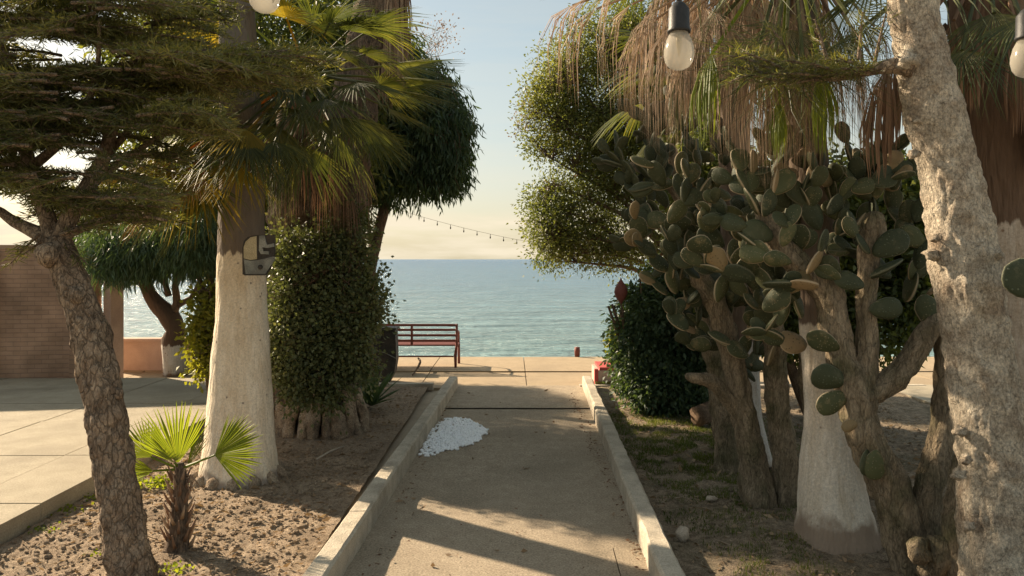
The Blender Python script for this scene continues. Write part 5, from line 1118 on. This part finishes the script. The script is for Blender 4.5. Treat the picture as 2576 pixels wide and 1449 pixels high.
# ------------------------------------------------------------------ small things on the ground
def stone(px, py, r, m_, label, flat=.6, cat='stone', grp='stones lying in the beds'):
    c = G(px, py); vs, fs = uv_blob(r, r*.8, r*flat, 12, 8, .45, px*.13); o = MB().add([v+c+Vector((0, 0, r*flat*.6)) for v in vs], fs).build('stone', m_, smooth=True); tag(o, label, cat, grp)
stone(1717, 1357, .042, M['stone'], 'upright pale chunk of stone just right of the right kerb', 1.1)
stone(1808, 1148, .045, M['stone'], 'flat pale stone near the slim white palm foot', .5)
stone(1790, 1258, .042, M['stone'], 'brownish flat stone in the middle of the right bed', .45)
stone(1637, 1412, .012, M['whitepaint'], 'tiny white pebble at the inner foot of the right kerb', 1.6)
t0 = thing('fallen_log', 'short dark fallen log lying by the foot of the slim white palm', 'log', G(1780, 1075))
MB().tube([G(1755, 1075)+Vector((0, 0, .11)), G(1790, 1068)+Vector((0, 0, .14)), G(1830, 1060)+Vector((0, 0, .15))], [.10, .09, .075], 12, amp=.35, fr=6, res=.05).build('wood', M['bark_dark'], t0)
t0 = MB().tube([G(795, 1165)+Vector((0, 0, .03)), G(830, 1150)+Vector((0, 0, .05)), G(865, 1134)+Vector((0, 0, .04))], [.009, .01, .007], 6).build('stick', M['stone']); tag(t0, 'pale straight stick lying in the shade right of the palm foot', 'stick', 'sticks on the ground')
t0 = MB().tube([G(1038, 945)+Vector((0, 0, .01)), G(1048, 938)+Vector((0, 0, .05)), G(1057, 932)+Vector((0, 0, .13)), G(1052, 925)+Vector((0, 0, .15))], [.012, .014, .02, .012], 6, res=.03).build('branch_stub', M['bark_dark']); tag(t0, 'bent dark twig standing on the promenade before the bench', 'twig', 'sticks on the ground')
# litter: twigs, dry leaves, clods, grass, weeds
def scatter_leaves(name, regions, L, Wd, mat, label, cat, up=.25):
    P_, A_ = [], []
    for (x0, x1, y0, y1, n, hf) in regions:
        for i in range(n):
            x, y = random.uniform(x0, x1), random.uniform(y0, y1); P_.append((x, y, hf(x, y)+.006)); A_.append((random.gauss(0, 1), random.gauss(0, 1), random.uniform(-.05, up)))
    o = leaves(name, np.array(P_), np.array(A_), L*(.5+rng.random(len(P_))), Wd*(.6+.8*rng.random(len(P_))), mat, kind='stuff', fold=.3); o['label'] = label; o['category'] = cat; return o
scatter_leaves('leaf_litter', [(-2.95, -1.15, 1.6, 9.6, 4600, soil_h), (1.0, 4.4, 1.2, 9.6, 4200, soil_r)], .035, .009, M['dryleaf'], 'dry leaves and chips scattered over both beds', 'leaf litter')
scatter_leaves('leaf_litter', [(px_(-1.0, 6), px_(-.9, 6), 3.6, 9.4, 130, lambda x, y: .004), (px_(.50, 6), px_(.6, 6), 3.4, 9.4, 240, lambda x, y: .004), (-.8, .8, 3.4, 9.6, 60, lambda x, y: .004)], .028, .010, M['dead_dark'], 'dark crumbs of leaf along the foot of both kerbs', 'leaf litter', .1)
def clods(name, x0, x1, y0, y1, n, hf, m_, label, smin, smax):
    tm = [uv_blob(1, 1, .7, 6, 4, .8, s*1.7) for s in range(8)]; mb = MB()
    for i in range(n):
        x, y = random.uniform(x0, x1), random.uniform(y0, y1); s = random.uniform(smin, smax)*random.random()**1.5+smin*.6; vs, fs = random.choice(tm); z = hf(x, y); a_ = random.random()*6.3; ca, sa = math.cos(a_), math.sin(a_)
        mb.add([(x+(v.x*ca-v.y*sa)*s, y+(v.x*sa+v.y*ca)*s*.8, z+v.z*s+s*.2) for v in vs], fs)
    o = mb.build(name, m_, smooth=False, kind='stuff'); o['label'] = label; o['category'] = 'soil'; return o
clods('soil_clods', -3.0, -1.18, 2.6, 6.6, 5200, soil_h, M['soil'], 'loose crumbling clods of dry soil in the left bed', .005, .022)
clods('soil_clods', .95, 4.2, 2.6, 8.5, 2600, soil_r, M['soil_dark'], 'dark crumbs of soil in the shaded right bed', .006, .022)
mb = MB(); tw_r = random.Random(3)
for i in range(260):
    lf = tw_r.random() < .45; x = tw_r.uniform(-2.95, -1.2) if lf else tw_r.uniform(1.0, 3.6); y = tw_r.uniform(2.6, 8.5); hf = soil_h if lf else soil_r; an = tw_r.random()*PI; L = tw_r.uniform(.03, .13); dx, dy = math.cos(an)*L/2, math.sin(an)*L/2
    mb.tube([(x-dx, y-dy, hf(x-dx, y-dy)+.006), (x+tw_r.gauss(0, .006), y+tw_r.gauss(0, .006), hf(x, y)+.014), (x+dx, y+dy, hf(x+dx, y+dy)+.006)], [.0025, .003, .0015], 4, cap=False)
o = mb.build('twig_litter', M['bark_dry'], kind='stuff'); o['label'] = 'short broken twigs strewn over the soil of both beds'; o['category'] = 'twigs'
scatter_leaves('leaf_litter', [(-2.95, -1.2, 2.4, 9.4, 420, soil_h), (1.0, 3.9, 2.4, 9.2, 620, soil_r), (-.9, .75, 3.6, 9.6, 26, lambda x, y: .004)], .055, .026, M['dryleaf'], 'larger curled dry leaves lying on both beds and the path', 'dry leaves')
def grass(name, patches, n, h, label):
    P_, A_ = [], []
    for (cx_, cy_, rx, ry, w, hf) in patches:
        for i in range(int(n*w)):
            u, a_ = math.sqrt(random.random()), random.random()*6.28; x, y = cx_+rx*u*math.cos(a_), cy_+ry*u*math.sin(a_)
            if noise.noise(Vector((x*5, y*5, 0))) < -.15: continue
            P_.append((x, y, hf(x, y)-.003)); A_.append((random.gauss(0, .4), random.gauss(0, .4), 1))
    o = leaves(name, np.array(P_), np.array(A_), h*(.4+rng.random(len(P_))), .005, M['grass'], kind='stuff'); o['label'] = label; o['category'] = 'grass'; return o
g1 = G(1660, 1095); g2 = G(1760, 1180)
grass('grass', [(g1.x, g1.y, .55, 1.2, 1.0, soil_r), (g2.x+.2, g2.y, .7, .9, .8, soil_r), (1.5, 3.6, .4, .6, .3, soil_r), (2.1, 6.8, .9, 1.4, .9, soil_r), (1.5, 4.9, .5, .8, .35, soil_r)], 9000, .035, 'thin short grass in the shaded right bed by the bush')
# weeds
wi = 0
for (px, py, s, lab) in ((400, 1222, .10, 'low green weed between the leaning trunk and the young palm'), (250, 1258, .055, 'small weed beside the sidewalk edge, nearest the leaning trunk'), (165, 1290, .06, 'round leaved weed halfway along the sidewalk edge'), (110, 1340, .05, 'small weed at the sidewalk edge, nearest the picture corner'),
                         (435, 1440, .05, 'small weed at the bottom of the picture below the young palm'), (262, 1400, .04, 'thin yellowish weed left of the leaning trunk foot')):
    c = G(px, py); n = int(240 if s > .09 else 60); t_ = thing('weed', lab, 'weed', c, 'weeds in the left bed')
    P_ = np.array(c)+rng.normal(size=(n, 3))*np.array([s, s*.8, s*.15]); P_[:, 2] = np.abs(P_[:, 2])+.012; A_ = rng.normal(size=(n, 3)); A_[:, 2] = np.abs(A_[:, 2])*.6
    leaves('leaf_tuft', P_, A_, s*.42 if s < .09 else .03, s*.35 if s < .09 else .022, M['frond_s'], t_, kind='stuff')
    MB().tube([c, c+Vector((0, 0, s*.6))], [.003, .002], 4).build('stem', M['frond_s'], t_)
